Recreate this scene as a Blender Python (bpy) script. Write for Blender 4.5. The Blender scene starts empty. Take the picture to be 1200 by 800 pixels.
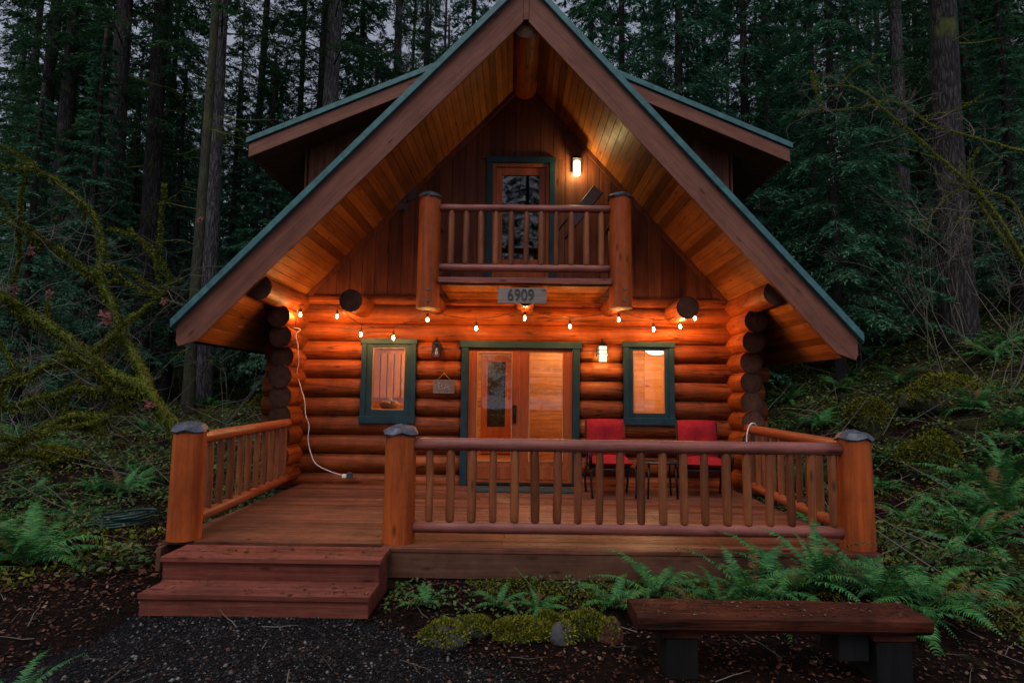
import bpy, bmesh, math, random
import numpy as np
from mathutils import Vector, Matrix, noise as mnoise

R = math.radians
rnd = random.Random(7)
sc = bpy.context.scene
COL = sc.collection

# ------------------------------------------------------------------ camera
F = 700.0                      # focal length in pixels of the 1200 px wide photograph
PITCH = math.atan(64.0 / F)
YAW = 5.0 / F
CAM = Vector((0, 0, 1.65))
cd = bpy.data.cameras.new('camera')
cam = bpy.data.objects.new('camera', cd)
COL.objects.link(cam)
cam.location = CAM
ROLL = R(0.7)
cam.rotation_euler = (Matrix.Rotation(YAW, 3, 'Z') @ Matrix.Rotation(R(90) + PITCH, 3, 'X') @ Matrix.Rotation(ROLL, 3, 'Z')).to_euler()
cd.sensor_width = 36
cd.lens = 36 * F / 1200
cd.clip_start = 0.05
cd.clip_end = 600
sc.camera = cam

# ------------------------------------------------------------------ light, sky, exposure
SUN_EL, SUN_AZ = R(56), R(200)          # azimuth clockwise from +Y: behind the camera, a little to the left
w = bpy.data.worlds.new('World')
sc.world = w
w.use_nodes = True
nt = w.node_tree
nt.nodes.clear()
sky = nt.nodes.new('ShaderNodeTexSky')
sky.sky_type = 'NISHITA'
sky.sun_disc = False
sky.sun_elevation = SUN_EL
sky.sun_rotation = SUN_AZ
sky.air_density = 1.0
sky.dust_density = 2.0
hs = nt.nodes.new('ShaderNodeHueSaturation')
hs.inputs['Saturation'].default_value = 0.5
bgn = nt.nodes.new('ShaderNodeBackground')
bgn.inputs['Strength'].default_value = 0.05
wo = nt.nodes.new('ShaderNodeOutputWorld')
nt.links.new(sky.outputs[0], hs.inputs['Color'])
wtc = nt.nodes.new('ShaderNodeTexCoord')
wn = nt.nodes.new('ShaderNodeTexNoise'); wn.inputs['Scale'].default_value = 2.2; wn.inputs['Detail'].default_value = 5
nt.links.new(wtc.outputs['Generated'], wn.inputs['Vector'])
wr = nt.nodes.new('ShaderNodeMapRange'); wr.inputs['From Min'].default_value = 0.3; wr.inputs['From Max'].default_value = 0.7; wr.inputs['To Min'].default_value = 0.55; wr.inputs['To Max'].default_value = 0.92
nt.links.new(wn.outputs['Fac'], wr.inputs[0])
wm = nt.nodes.new('ShaderNodeMix'); wm.data_type = 'RGBA'                      # thin overcast over the evening sky
wsx = nt.nodes.new('ShaderNodeSeparateXYZ'); nt.links.new(wtc.outputs['Generated'], wsx.inputs[0])
wg = nt.nodes.new('ShaderNodeMapRange'); wg.inputs['From Min'].default_value = -0.2; wg.inputs['From Max'].default_value = 0.9; wg.inputs['To Min'].default_value = 1.2; wg.inputs['To Max'].default_value = 0.40
nt.links.new(wsx.outputs['Y'], wg.inputs[0])                                  # the cloud is thicker and darker behind the cabin
wv = nt.nodes.new('ShaderNodeVectorMath'); wv.operation = 'SCALE'; wv.inputs[0].default_value = (7.6, 8.2, 10.4)
nt.links.new(wg.outputs[0], wv.inputs['Scale']); nt.links.new(wv.outputs[0], wm.inputs[7])
nt.links.new(wr.outputs[0], wm.inputs[0]); nt.links.new(hs.outputs[0], wm.inputs[6])
nt.links.new(wm.outputs[2], bgn.inputs['Color'])
nt.links.new(bgn.outputs[0], wo.inputs['Surface'])
sl = bpy.data.lights.new('sun', 'SUN')
sl.energy = 0.75
sl.angle = R(35)
sl.color = (1.0, 0.96, 0.92)
so = bpy.data.objects.new('sun', sl)
COL.objects.link(so)
sd = Vector((math.sin(SUN_AZ) * math.cos(SUN_EL), math.cos(SUN_AZ) * math.cos(SUN_EL), math.sin(SUN_EL)))
so.rotation_euler = (-sd).to_track_quat('-Z', 'Y').to_euler()
so.location = sd * 50
sc.view_settings.view_transform = 'Standard'
sc.view_settings.look = 'None'
sc.view_settings.gamma = 1
sc.view_settings.use_curve_mapping = False
sc.view_settings.exposure = 0.85
sc.render.engine = 'CYCLES'
cy = sc.cycles
cy.use_denoising = True
try:
    cy.denoiser = 'OPENIMAGEDENOISE'
except Exception:
    pass
cy.max_bounces = 6
cy.diffuse_bounces = 3
cy.glossy_bounces = 3
cy.transparent_max_bounces = 12
cy.sample_clamp_indirect = 3.0
cy.caustics_reflective = False
cy.caustics_refractive = False
BULB_L = 600.0
ROOM_W = 66.0

# ------------------------------------------------------------------ pixel -> world helpers
_cp, _sp = math.cos(PITCH), math.sin(PITCH)
def ray(u, v):
    du, dv = u - 600, v - 400
    du, dv = du * math.cos(ROLL) + dv * math.sin(ROLL), -du * math.sin(ROLL) + dv * math.cos(ROLL)
    a = du / F
    b = -dv / F
    d = Vector((a, _cp - b * _sp, _sp + b * _cp))
    d.rotate(Matrix.Rotation(YAW, 3, 'Z'))
    return d
def at(u, v, Y):
    d = ray(u, v)
    return CAM + d * (Y / d.y)
def X(u, v, Y): return at(u, v, Y).x
def Z(u, v, Y): return at(u, v, Y).z

def sstep(a, b, x):
    t = min(1, max(0, (x - a) / (b - a)))
    return t * t * (3 - 2 * t)
def softp(x, k=0.6):
    if x > 8 * k: return x
    return k * math.log1p(math.exp(x / k)) if x > -12 * k else 0.0
def H(x, y, fine=True):
    z = softp(y - 11.5) * 0.085 + softp(y - 26, 2) * 0.17
    z += softp(x - 4.5, 0.5) * 0.30 * sstep(3.0, 9.5, y) * (1 if x < 30 else 1)
    z += softp(x - 5.5, 0.5) * 0.06 * sstep(0, 4, y)
    z += softp(-x - 6.0, 0.8) * 0.07
    if fine:
        z += (mnoise.noise((x * 0.55, y * 0.55, 3.1))) * 0.06 + mnoise.noise((x * 1.9, y * 1.9, 9.0)) * 0.02
        if y > 8 or abs(x) > 4.5:
            k = min(1, max(max(0, y - 8), max(0, abs(x) - 4.5)) / 2)
            z += k * (mnoise.noise((x * 0.28, y * 0.28, 5.0)) * 0.25 + mnoise.noise((x * 0.9, y * 0.9, 7.0)) * 0.12)
        # low bank in front of the porch, flat where the path is
        z += 0.10 * sstep(-1.1, -0.6, x) * sstep(4.35, 4.75, y) * (1 - sstep(5.3, 5.8, y)) * (1 - sstep(3.6, 4.2, x))
        # flat under the house and steps
        if -3.6 < x < 3.7 and 4.3 < y < 17 and not (-1.1 < x and y < 5.3):
            z = min(z, 0.02)
    return z
def ground_px(u, v):
    d = ray(u, v)
    t = 2.0
    while t < 90:
        p = CAM + d * t
        if p.z <= H(p.x, p.y): return Vector((p.x, p.y, H(p.x, p.y)))
        t += 0.02 if t < 15 else 0.1
    p = CAM + d * 30
    return Vector((p.x, p.y, H(p.x, p.y)))

# ------------------------------------------------------------------ material helpers
MATS = {}
def newmat(name):
    m = bpy.data.materials.new(name)
    m.use_nodes = True
    n = m.node_tree
    n.nodes.clear()
    out = n.nodes.new('ShaderNodeOutputMaterial')
    bs = n.nodes.new('ShaderNodeBsdfPrincipled')
    n.links.new(bs.outputs[0], out.inputs['Surface'])
    return m, n, bs
def N(n, t, **kw):
    x = n.nodes.new(t)
    for k, v in kw.items():
        if k.startswith('i_'):
            x.inputs[k[2:].replace('_', ' ')].default_value = v
        else:
            setattr(x, k, v)
    return x
def ramp(n, fac, stops):
    r = n.nodes.new('ShaderNodeValToRGB')
    e = r.color_ramp.elements
    while len(e) < len(stops): e.new(0.5)
    for k, (p, c) in enumerate(stops):
        e[k].position = p
        e[k].color = (c[0], c[1], c[2], 1) if isinstance(c, (tuple, list)) else (c, c, c, 1)
    n.links.new(fac, r.inputs[0])
    return r.outputs[0]
def mixc(n, a, b, fac, mode='MIX'):
    x = n.nodes.new('ShaderNodeMix')
    x.data_type = 'RGBA'
    x.blend_type = mode
    x.clamp_factor = True
    if isinstance(fac, float): x.inputs[0].default_value = fac
    else: n.links.new(fac, x.inputs[0])
    for s, i in ((a, 6), (b, 7)):
        if isinstance(s, (tuple, list)): x.inputs[i].default_value = (s[0], s[1], s[2], 1)
        else: n.links.new(s, x.inputs[i])
    return x.outputs[2]
def noise_tex(n, vec, scale, detail=4, rough=0.6, dist=0.0):
    x = n.nodes.new('ShaderNodeTexNoise')
    x.inputs['Scale'].default_value = scale
    x.inputs['Detail'].default_value = detail
    x.inputs['Roughness'].default_value = rough
    x.inputs['Distortion'].default_value = dist
    if vec is not None: n.links.new(vec, x.inputs['Vector'])
    return x.outputs['Fac']
ROTY = 0.0
def coords(n, scale=(1, 1, 1), island=True):
    tc = n.nodes.new('ShaderNodeTexCoord')
    mp = n.nodes.new('ShaderNodeMapping')
    mp.inputs['Scale'].default_value = scale
    src = tc.outputs['Object']
    if ROTY:
        vr = n.nodes.new('ShaderNodeVectorRotate'); vr.rotation_type = 'Y_AXIS'; vr.inputs['Angle'].default_value = ROTY
        n.links.new(src, vr.inputs['Vector']); src = vr.outputs[0]
    n.links.new(src, mp.inputs['Vector'])
    if island:
        g = n.nodes.new('ShaderNodeNewGeometry')
        ml = n.nodes.new('ShaderNodeMath'); ml.operation = 'MULTIPLY'; ml.inputs[1].default_value = 37.0
        n.links.new(g.outputs['Random Per Island'], ml.inputs[0])
        oi = n.nodes.new('ShaderNodeObjectInfo')
        m2 = n.nodes.new('ShaderNodeMath'); m2.operation = 'MULTIPLY_ADD'; m2.inputs[1].default_value = 23.0
        n.links.new(oi.outputs['Random'], m2.inputs[0]); n.links.new(ml.outputs[0], m2.inputs[2])
        va = n.nodes.new('ShaderNodeVectorMath'); va.operation = 'ADD'
        n.links.new(mp.outputs[0], va.inputs[0]); n.links.new(m2.outputs[0], va.inputs[1])
        return tc.outputs['Object'], va.outputs[0]
    return tc.outputs['Object'], mp.outputs[0]
def bump(n, bs, h, strength=0.4, dist=0.01):
    b = n.nodes.new('ShaderNodeBump')
    b.inputs['Strength'].default_value = strength
    b.inputs['Distance'].default_value = dist
    n.links.new(h, b.inputs['Height'])
    n.links.new(b.outputs[0], bs.inputs['Normal'])

def wood(name, dark, light, axis='x', fine=16, rough=0.5, vary=0.35, bumps=0.35, knots=True, dirt=0.35, spec=0.16, checks=False, rings=False):
    m, n, bs = newmat(name)
    s = {'x': (0.9, fine, fine), 'y': (fine, 0.9, fine), 'z': (fine, fine, 0.9)}[axis]
    raw, vec = coords(n, s)
    g1 = noise_tex(n, vec, 1.0, 5, 0.65, 0.6)
    g2 = noise_tex(n, vec, 4.0, 3, 0.6)
    c = ramp(n, g1, [(0.28, dark), (0.72, light)])
    c = mixc(n, c, ramp(n, g2, [(0.3, 0.55), (0.7, 1.0)]), 0.5, 'MULTIPLY')
    # per board / per piece tone
    g = n.nodes.new('ShaderNodeNewGeometry')
    oi = n.nodes.new('ShaderNodeObjectInfo')
    ad = N(n, 'ShaderNodeMath', operation='ADD'); n.links.new(g.outputs['Random Per Island'], ad.inputs[0]); n.links.new(oi.outputs['Random'], ad.inputs[1])
    fr = N(n, 'ShaderNodeMath', operation='FRACT'); n.links.new(ad.outputs[0], fr.inputs[0])
    lo, hi = 1 - vary, 1.0
    c = mixc(n, c, ramp(n, fr.outputs[0], [(0.0, (lo, lo * 0.92, lo * 0.9)), (0.5, (hi * 0.97, hi * 0.95, hi * 0.95)), (1.0, (hi, hi, hi))]), 1.0, 'MULTIPLY')
    if knots:
        ks = {'x': (2.2, 7, 7), 'y': (7, 2.2, 7), 'z': (7, 7, 2.2)}[axis]
        _, kv = coords(n, ks)
        vo = n.nodes.new('ShaderNodeTexVoronoi'); vo.inputs['Scale'].default_value = 1.0
        n.links.new(kv, vo.inputs['Vector'])
        c = mixc(n, c, ramp(n, vo.outputs['Distance'], [(0.05, (0.25, 0.2, 0.18)), (0.16, (1, 1, 1))]), 0.8, 'MULTIPLY')
    d = noise_tex(n, raw, 1.7, 5, 0.7)
    c = mixc(n, c, ramp(n, d, [(0.35, 0.4), (0.62, 1.0)]), dirt, 'MULTIPLY')
    if checks:
        cs = {'x': (0.5, 9, 9), 'y': (9, 0.5, 9), 'z': (9, 9, 0.5)}[axis]
        _, cv = coords(n, cs)
        cn = noise_tex(n, cv, 1.0, 2, 0.5)
        c = mixc(n, c, ramp(n, cn, [(0.482, (1, 1, 1)), (0.496, (0.22, 0.18, 0.16)), (0.504, (0.22, 0.18, 0.16)), (0.518, (1, 1, 1))]), 0.85, 'MULTIPLY')
    if rings:
        at_ = n.nodes.new('ShaderNodeAttribute'); at_.attribute_name = 'ring'
        nn = noise_tex(n, raw, 7, 3, 0.6)
        ma = N(n, 'ShaderNodeMath', operation='MULTIPLY_ADD'); ma.inputs[1].default_value = 0.25; n.links.new(nn, ma.inputs[0]); n.links.new(at_.outputs['Fac'], ma.inputs[2])
        sn = N(n, 'ShaderNodeMath', operation='MULTIPLY'); sn.inputs[1].default_value = 55.0; n.links.new(ma.outputs[0], sn.inputs[0])
        si = N(n, 'ShaderNodeMath', operation='SINE'); n.links.new(sn.outputs[0], si.inputs[0])
        c = mixc(n, c, ramp(n, si.outputs[0], [(0.0, 0.5), (0.9, 1.25)]), 0.8, 'MULTIPLY')
        c = mixc(n, c, ramp(n, at_.outputs['Fac'], [(0.0, 1.3), (0.8, 1.0), (0.97, 0.5)]), 0.8, 'MULTIPLY')
    n.links.new(c, bs.inputs['Base Color'])
    bs.inputs['Specular IOR Level'].default_value = spec
    n.links.new(ramp(n, d, [(0.3, rough + 0.12), (0.7, rough - 0.1)]), bs.inputs['Roughness'])
    bump(n, bs, g1, bumps, 0.012)
    MATS[name] = m
    return m

# stained red cedar of the logs, the browner weathered stain outside, pine indoors
LOG_D, LOG_L = (0.17, 0.032, 0.007), (0.48, 0.112, 0.020)
wood('log_x', LOG_D, LOG_L, 'x', 11, 0.55, 0.45, 0.6, True, 0.85, spec=0.2, checks=True)
wood('log_y', LOG_D, LOG_L, 'y', 11, 0.55, 0.45, 0.6, True, 0.85, spec=0.2, checks=True)
wood('log_z', (0.26, 0.046, 0.009), (0.54, 0.112, 0.019), 'z', 11, 0.55, 0.2, 0.5, True, 0.55, spec=0.15)
wood('gable_board', (0.085, 0.024, 0.012), (0.20, 0.062, 0.026), 'z', 15, 0.55, 0.4)
wood('soffit_board', (0.20, 0.058, 0.012), (0.42, 0.145, 0.034), 'y', 15, 0.55, 0.6, 0.3)
wood('fascia_board', (0.14, 0.050, 0.031), (0.25, 0.097, 0.061), 'x', 14, 0.6, 0.15, 0.3)
for nm_, ra_ in (('fascia_rise', math.atan(1.05)), ('fascia_fall', -math.atan(1.115)), ('dormer_rise', math.atan(.43)), ('dormer_fall', -math.atan(.43))):
    ROTY = ra_
    wood(nm_, (0.14, 0.050, 0.031), (0.25, 0.097, 0.061), 'x', 14, 0.6, 0.15, 0.3)
ROTY = 0.0
wood('rail_wood', (0.19, 0.055, 0.040), (0.36, 0.118, 0.088), 'x', 12, 0.45, 0.15, 0.5, True, 0.6, spec=0.25)
wood('rail_side', (0.22, 0.055, 0.022), (0.42, 0.120, 0.045), 'y', 12, 0.45, 0.15)
wood('baluster_wood', (0.15, 0.042, 0.015), (0.38, 0.12, 0.042), 'z', 13, 0.5, 0.5, 0.5, True, 0.6, spec=0.2)
wood('deck_board', (0.09, 0.028, 0.014), (0.30, 0.105, 0.056), 'x', 18, 0.5, 0.4, 0.6, True, 0.8, spec=0.22)
wood('step_wood', (0.13, 0.031, 0.020), (0.29, 0.082, 0.052), 'x', 18, 0.6, 0.3, 0.6, True, 0.7, spec=0.15)
wood('rim_wood', (0.10, 0.042, 0.024), (0.21, 0.095, 0.052), 'x', 13, 0.65, 0.2, 0.4, True, 0.7)
wood('bench_wood', (0.03, 0.008, 0.004), (0.17, 0.042, 0.016), 'x', 12, 0.65, 0.2, 1.0, True, 1.0, spec=0.12, checks=True)
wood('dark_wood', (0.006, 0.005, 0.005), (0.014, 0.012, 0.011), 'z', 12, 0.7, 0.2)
wood('door_wood', (0.25, 0.055, 0.018), (0.42, 0.11, 0.035), 'z', 16, 0.4, 0.15, 0.2, False)
wood('pine_x', (0.38, 0.155, 0.05), (0.66, 0.32, 0.125), 'x', 14, 0.5, 0.25)
wood('pine_z', (0.36, 0.15, 0.05), (0.62, 0.30, 0.115), 'z', 14, 0.5, 0.25)
wood('end_grain', (0.055, 0.022, 0.013), (0.15, 0.058, 0.031), 'y', 9, 0.8, 0.3, 0.5, False, 0.7, rings=True)
wood('sign_wood', (0.20, 0.165, 0.14), (0.36, 0.30, 0.26), 'x', 16, 0.8, 0.1)

def plain(name, col, rough=0.5, metal=0.0, nscale=6, contrast=0.4, bumps=0.15, spec=0.4):
    m, n, bs = newmat(name)
    raw, _ = coords(n, island=False)
    f = noise_tex(n, raw, nscale, 5, 0.65)
    lo = tuple(c * (1 - contrast) for c in col)
    hi = tuple(min(1, c * (1 + contrast * 0.6)) for c in col)
    n.links.new(ramp(n, f, [(0.3, lo), (0.7, hi)]), bs.inputs['Base Color'])
    bs.inputs['Roughness'].default_value = rough
    bs.inputs['Metallic'].default_value = metal
    bs.inputs['Specular IOR Level'].default_value = spec
    bump(n, bs, noise_tex(n, raw, nscale * 4, 4, 0.6), bumps, 0.01)
    MATS[name] = m
    return m
plain('green_trim', (0.008, 0.034, 0.046), 0.6, spec=0.25)
plain('roof_metal', (0.030, 0.115, 0.115), 0.45, 0.0, 9, 0.5)
plain('roof_shingle', (0.045, 0.085, 0.075), 0.85, 0, 22, 0.6, 0.6)
plain('flashing', (0.075, 0.08, 0.10), 0.5, 0.5, 14, 0.5, 0.5)
plain('iron', (0.012, 0.013, 0.015), 0.45, 0.6, 10)
plain('bolt_metal', (0.12, 0.11, 0.11), 0.5, 0.8)
plain('red_cushion', (0.24, 0.009, 0.014), 0.9, 0, 18, 0.3, 0.3, 0.15)
plain('white_cable', (0.70, 0.70, 0.70), 0.5)
plain('black_cable', (0.015, 0.015, 0.015), 0.5)
plain('doormat', (0.02, 0.032, 0.028), 0.95, 0, 40, 0.5, 0.5)
plain('hose_green', (0.018, 0.05, 0.045), 0.4)
plain('night_pane', (0.010, 0.016, 0.012), 0.2, 0, 9, 0.9)
plain('slate', (0.11, 0.10, 0.10), 0.8, 0, 20)
plain('chalk', (0.20, 0.185, 0.185), 0.9, 0, 30, 0.7)
plain('mossy_stone', (0.035, 0.038, 0.014), 0.9, 0, 7, 0.6, 0.6)
plain('number_paint', (0.035, 0.045, 0.038), 0.7)
plain('brass', (0.45, 0.30, 0.10), 0.35, 0.9)
plain('grey_cloth', (0.06, 0.05, 0.06), 0.9)
plain('tan_basket', (0.42, 0.27, 0.12), 0.85, 0, 30)
plain('cream_pottery', (0.62, 0.55, 0.45), 0.4)
plain('stone', (0.05, 0.048, 0.046), 0.85, 0, 5, 0.5, 0.6)
plain('red_leaf', (0.12, 0.032, 0.025), 0.8, 0, 12)
plain('brown_fungus', (0.09, 0.022, 0.014), 0.6, 0, 12, 0.4, 0.4)

def emit(name, col, strength, trans=False):
    m = bpy.data.materials.new(name)
    m.use_nodes = True
    n = m.node_tree; n.nodes.clear()
    o = n.nodes.new('ShaderNodeOutputMaterial')
    e = n.nodes.new('ShaderNodeEmission')
    e.inputs[0].default_value = (*col, 1); e.inputs[1].default_value = strength
    if trans:
        t_ = n.nodes.new('ShaderNodeBsdfTransparent'); mx = n.nodes.new('ShaderNodeMixShader'); mx.inputs[0].default_value = 0.5
        n.links.new(t_.outputs[0], mx.inputs[1]); n.links.new(e.outputs[0], mx.inputs[2]); n.links.new(mx.outputs[0], o.inputs[0])
    else:
        n.links.new(e.outputs[0], o.inputs[0])
    MATS[name] = m
emit('bulb_glow', (1.0, 0.44, 0.12), BULB_L)
emit('lantern_glow', (1.0, 0.90, 0.55), 1.15, True)
emit('upper_lantern_glow', (1.0, 0.86, 0.55), 1.6, True)
emit('dome_glow', (1.0, 0.72, 0.42), 6.0)

def glassmat(name, tint=(0.95, 0.95, 0.95), boost=0.0):
    m = bpy.data.materials.new(name); m.use_nodes = True
    n = m.node_tree; n.nodes.clear()
    o = n.nodes.new('ShaderNodeOutputMaterial')
    t = n.nodes.new('ShaderNodeBsdfTransparent'); t.inputs[0].default_value = (*tint, 1)
    g = n.nodes.new('ShaderNodeBsdfGlossy'); g.inputs['Roughness'].default_value = 0.02
    fr = n.nodes.new('ShaderNodeFresnel'); fr.inputs[0].default_value = 1.5
    ad = N(n, 'ShaderNodeMath', operation='ADD'); ad.inputs[1].default_value = boost
    n.links.new(fr.outputs[0], ad.inputs[0])
    mx = n.nodes.new('ShaderNodeMixShader')
    n.links.new(ad.outputs[0], mx.inputs[0]); n.links.new(t.outputs[0], mx.inputs[1]); n.links.new(g.outputs[0], mx.inputs[2])
    n.links.new(mx.outputs[0], o.inputs[0])
    MATS[name] = m
glassmat('glass', boost=0.0)
glassmat('upper_glass', (0.75, 0.72, 0.7), 0.02)

def leafmat(name, stops, rough=0.6, trans=0.25, patch=0.6, spec=0.12):
    """Leaf surface: tone per leaf, patches of tone through the plant, some light passing through."""
    m, n, bs = newmat(name)
    g = n.nodes.new('ShaderNodeNewGeometry')
    c = ramp(n, g.outputs['Random Per Island'], stops)
    raw, _ = coords(n, island=False)
    f = noise_tex(n, raw, patch, 4, 0.6)
    c = mixc(n, c, ramp(n, f, [(0.32, (0.55, 0.6, 0.6)), (0.65, (1.15, 1.1, 1.0))]), 0.75, 'MULTIPLY')
    oi = n.nodes.new('ShaderNodeObjectInfo')
    c = mixc(n, c, ramp(n, oi.outputs['Random'], [(0, (0.7, 0.75, 0.78)), (1, (1.1, 1.05, 0.95))]), 0.8, 'MULTIPLY')
    n.links.new(c, bs.inputs['Base Color'])
    bs.inputs['Roughness'].default_value = rough
    bs.inputs['Specular IOR Level'].default_value = spec
    if trans > 0:
        tr = n.nodes.new('ShaderNodeBsdfTranslucent')
        n.links.new(c, tr.inputs[0])
        mx = n.nodes.new('ShaderNodeMixShader'); mx.inputs[0].default_value = trans
        o = [x for x in n.nodes if x.type == 'OUTPUT_MATERIAL'][0]
        n.links.new(bs.outputs[0], mx.inputs[1]); n.links.new(tr.outputs[0], mx.inputs[2])
        n.links.new(mx.outputs[0], o.inputs[0])
    MATS[name] = m
leafmat('needle', [(0, (0.014, 0.045, 0.022)), (0.5, (0.032, 0.095, 0.040)), (1, (0.075, 0.165, 0.065))])
leafmat('cedar', [(0, (0.018, 0.070, 0.046)), (0.5, (0.045, 0.150, 0.088)), (1, (0.11, 0.24, 0.135))])
leafmat('fern_leaf', [(0, (0.022, 0.115, 0.040)), (0.5, (0.042, 0.20, 0.062)), (1, (0.12, 0.30, 0.055))], 0.55, 0.25, 2.0, 0.2)
leafmat('fern_dead', [(0, (0.09, 0.05, 0.02)), (1, (0.16, 0.10, 0.04))], 0.7, 0.1, 2.0)
leafmat('herb_leaf', [(0, (0.03, 0.065, 0.022)), (0.5, (0.06, 0.13, 0.04)), (0.85, (0.12, 0.15, 0.05)), (1, (0.20, 0.16, 0.09))], 0.5, 0.2, 1.0)
leafmat('moss_tuft', [(0, (0.026, 0.034, 0.005)), (0.5, (0.085, 0.102, 0.012)), (1, (0.20, 0.215, 0.024))], 0.9, 0.1, 3.0, 0.1)
leafmat('boulder_moss', [(0, (0.04, 0.043, 0.005)), (0.5, (0.14, 0.14, 0.014)), (1, (0.28, 0.26, 0.026))], 0.9, 0.1, 3.0, 0.1)
leafmat('litter', [(0, (0.020, 0.009, 0.007)), (0.4, (0.055, 0.020, 0.013)), (0.7, (0.12, 0.042, 0.026)), (0.93, (0.15, 0.075, 0.045)), (1, (0.24, 0.17, 0.13))], 0.7, 0.0, 1.0)
leafmat('pebble', [(0, (0.004, 0.004, 0.0045)), (0.55, (0.014, 0.0125, 0.0125)), (0.9, (0.045, 0.040, 0.040)), (1, (0.20, 0.19, 0.19))], 0.6, 0.0, 1.0)
leafmat('twig', [(0, (0.07, 0.058, 0.046)), (1, (0.20, 0.17, 0.145))], 0.85, 0.0)

def barkmat(name, dark, light, moss=0.0, mosscol=(0.075, 0.085, 0.018)):
    m, n, bs = newmat(name)
    raw, vec = coords(n, (7, 7, 1.3))
    vo = n.nodes.new('ShaderNodeTexVoronoi'); vo.feature = 'DISTANCE_TO_EDGE'; vo.inputs['Scale'].default_value = 1.5
    nd = n.nodes.new('ShaderNodeTexNoise'); nd.inputs['Scale'].default_value = 2.0
    n.links.new(vec, nd.inputs['Vector'])
    vm = N(n, 'ShaderNodeVectorMath', operation='ADD'); n.links.new(vec, vm.inputs[0]); n.links.new(nd.outputs['Color'], vm.inputs[1])
    n.links.new(vm.outputs[0], vo.inputs['Vector'])
    f = noise_tex(n, vec, 2.5, 5, 0.7)
    c = ramp(n, vo.outputs['Distance'], [(0.02, dark), (0.3, light)])
    c = mixc(n, c, ramp(n, f, [(0.3, 0.4), (0.75, 1.15)]), 0.8, 'MULTIPLY')
    big = noise_tex(n, raw, 0.9, 5, 0.65)
    c = mixc(n, c, mosscol, ramp(n, big, [(0.62 - moss, 0.0), (0.78 - moss, 1.0)]))
    n.links.new(c, bs.inputs['Base Color'])
    bs.inputs['Roughness'].default_value = 0.9
    bs.inputs['Specular IOR Level'].default_value = 0.15
    bump(n, bs, vo.outputs['Distance'], 0.9, 0.06)
    MATS[name] = m
barkmat('bark', (0.028, 0.024, 0.023), (0.15, 0.132, 0.128), 0.0)
barkmat('bark_dark', (0.011, 0.0095, 0.009), (0.060, 0.051, 0.047), 0.05)
barkmat('bark_mossy', (0.03, 0.028, 0.018), (0.085, 0.078, 0.055), 0.13, (0.062, 0.066, 0.020))
barkmat('limb_mossy', (0.025, 0.025, 0.008), (0.07, 0.068, 0.022), 0.35, (0.10, 0.115, 0.017))

def groundmat():
    m, n, bs = newmat('forest_soil')
    raw, _ = coords(n, island=False)
    f1 = noise_tex(n, raw, 1.1, 6, 0.65)
    f2 = noise_tex(n, raw, 14, 6, 0.75)
    f3 = noise_tex(n, raw, 55, 4, 0.7)
    c = ramp(n, f2, [(0.3, (0.004, 0.0026, 0.002)), (0.5, (0.012, 0.0062, 0.0048)), (0.72, (0.040, 0.017, 0.011))])
    c = mixc(n, c, ramp(n, f3, [(0.35, 0.35), (0.7, 1.3)]), 0.8, 'MULTIPLY')
    mo = ramp(n, f2, [(0.3, (0.012, 0.014, 0.005)), (0.7, (0.055, 0.060, 0.017))])
    sx = n.nodes.new('ShaderNodeSeparateXYZ'); n.links.new(raw, sx.inputs[0])
    far = N(n, 'ShaderNodeMapRange'); far.inputs['From Min'].default_value = 6.5; far.inputs['From Max'].default_value = 13
    far.inputs['To Min'].default_value = -0.12; far.inputs['To Max'].default_value = 0.08
    n.links.new(sx.outputs['Y'], far.inputs[0])
    ad = N(n, 'ShaderNodeMath', operation='ADD'); n.links.new(f1, ad.inputs[0]); n.links.new(far.outputs[0], ad.inputs[1])
    c = mixc(n, c, mo, ramp(n, ad.outputs[0], [(0.50, 0.0), (0.60, 0.85)]))
    n.links.new(c, bs.inputs['Base Color'])
    bs.inputs['Roughness'].default_value = 0.95
    bs.inputs['Specular IOR Level'].default_value = 0.04
    ad2 = N(n, 'ShaderNodeMath', operation='ADD'); n.links.new(f2, ad2.inputs[0]); n.links.new(f3, ad2.inputs[1])
    bump(n, bs, ad2.outputs[0], 0.9, 0.04)
    MATS['forest_soil'] = m
    m, n, bs = newmat('gravel_bed')
    raw, _ = coords(n, island=False)
    vo = n.nodes.new('ShaderNodeTexVoronoi'); vo.inputs['Scale'].default_value = 60
    n.links.new(raw, vo.inputs['Vector'])
    sp = n.nodes.new('ShaderNodeSeparateColor'); n.links.new(vo.outputs['Color'], sp.inputs[0])
    c = ramp(n, sp.outputs[0], [(0, (0.003, 0.003, 0.0035)), (0.7, (0.009, 0.0085, 0.0095)), (1, (0.025, 0.024, 0.025))])
    c = mixc(n, c, ramp(n, vo.outputs['Distance'], [(0.2, 1.0), (0.7, 0.25)]), 1.0, 'MULTIPLY')
    n.links.new(c, bs.inputs['Base Color'])
    bs.inputs['Roughness'].default_value = 0.8
    bs.inputs['Specular IOR Level'].default_value = 0.08
    bump(n, bs, vo.outputs['Distance'], 0.8, -0.02)
    MATS['gravel_bed'] = m
groundmat()

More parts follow.
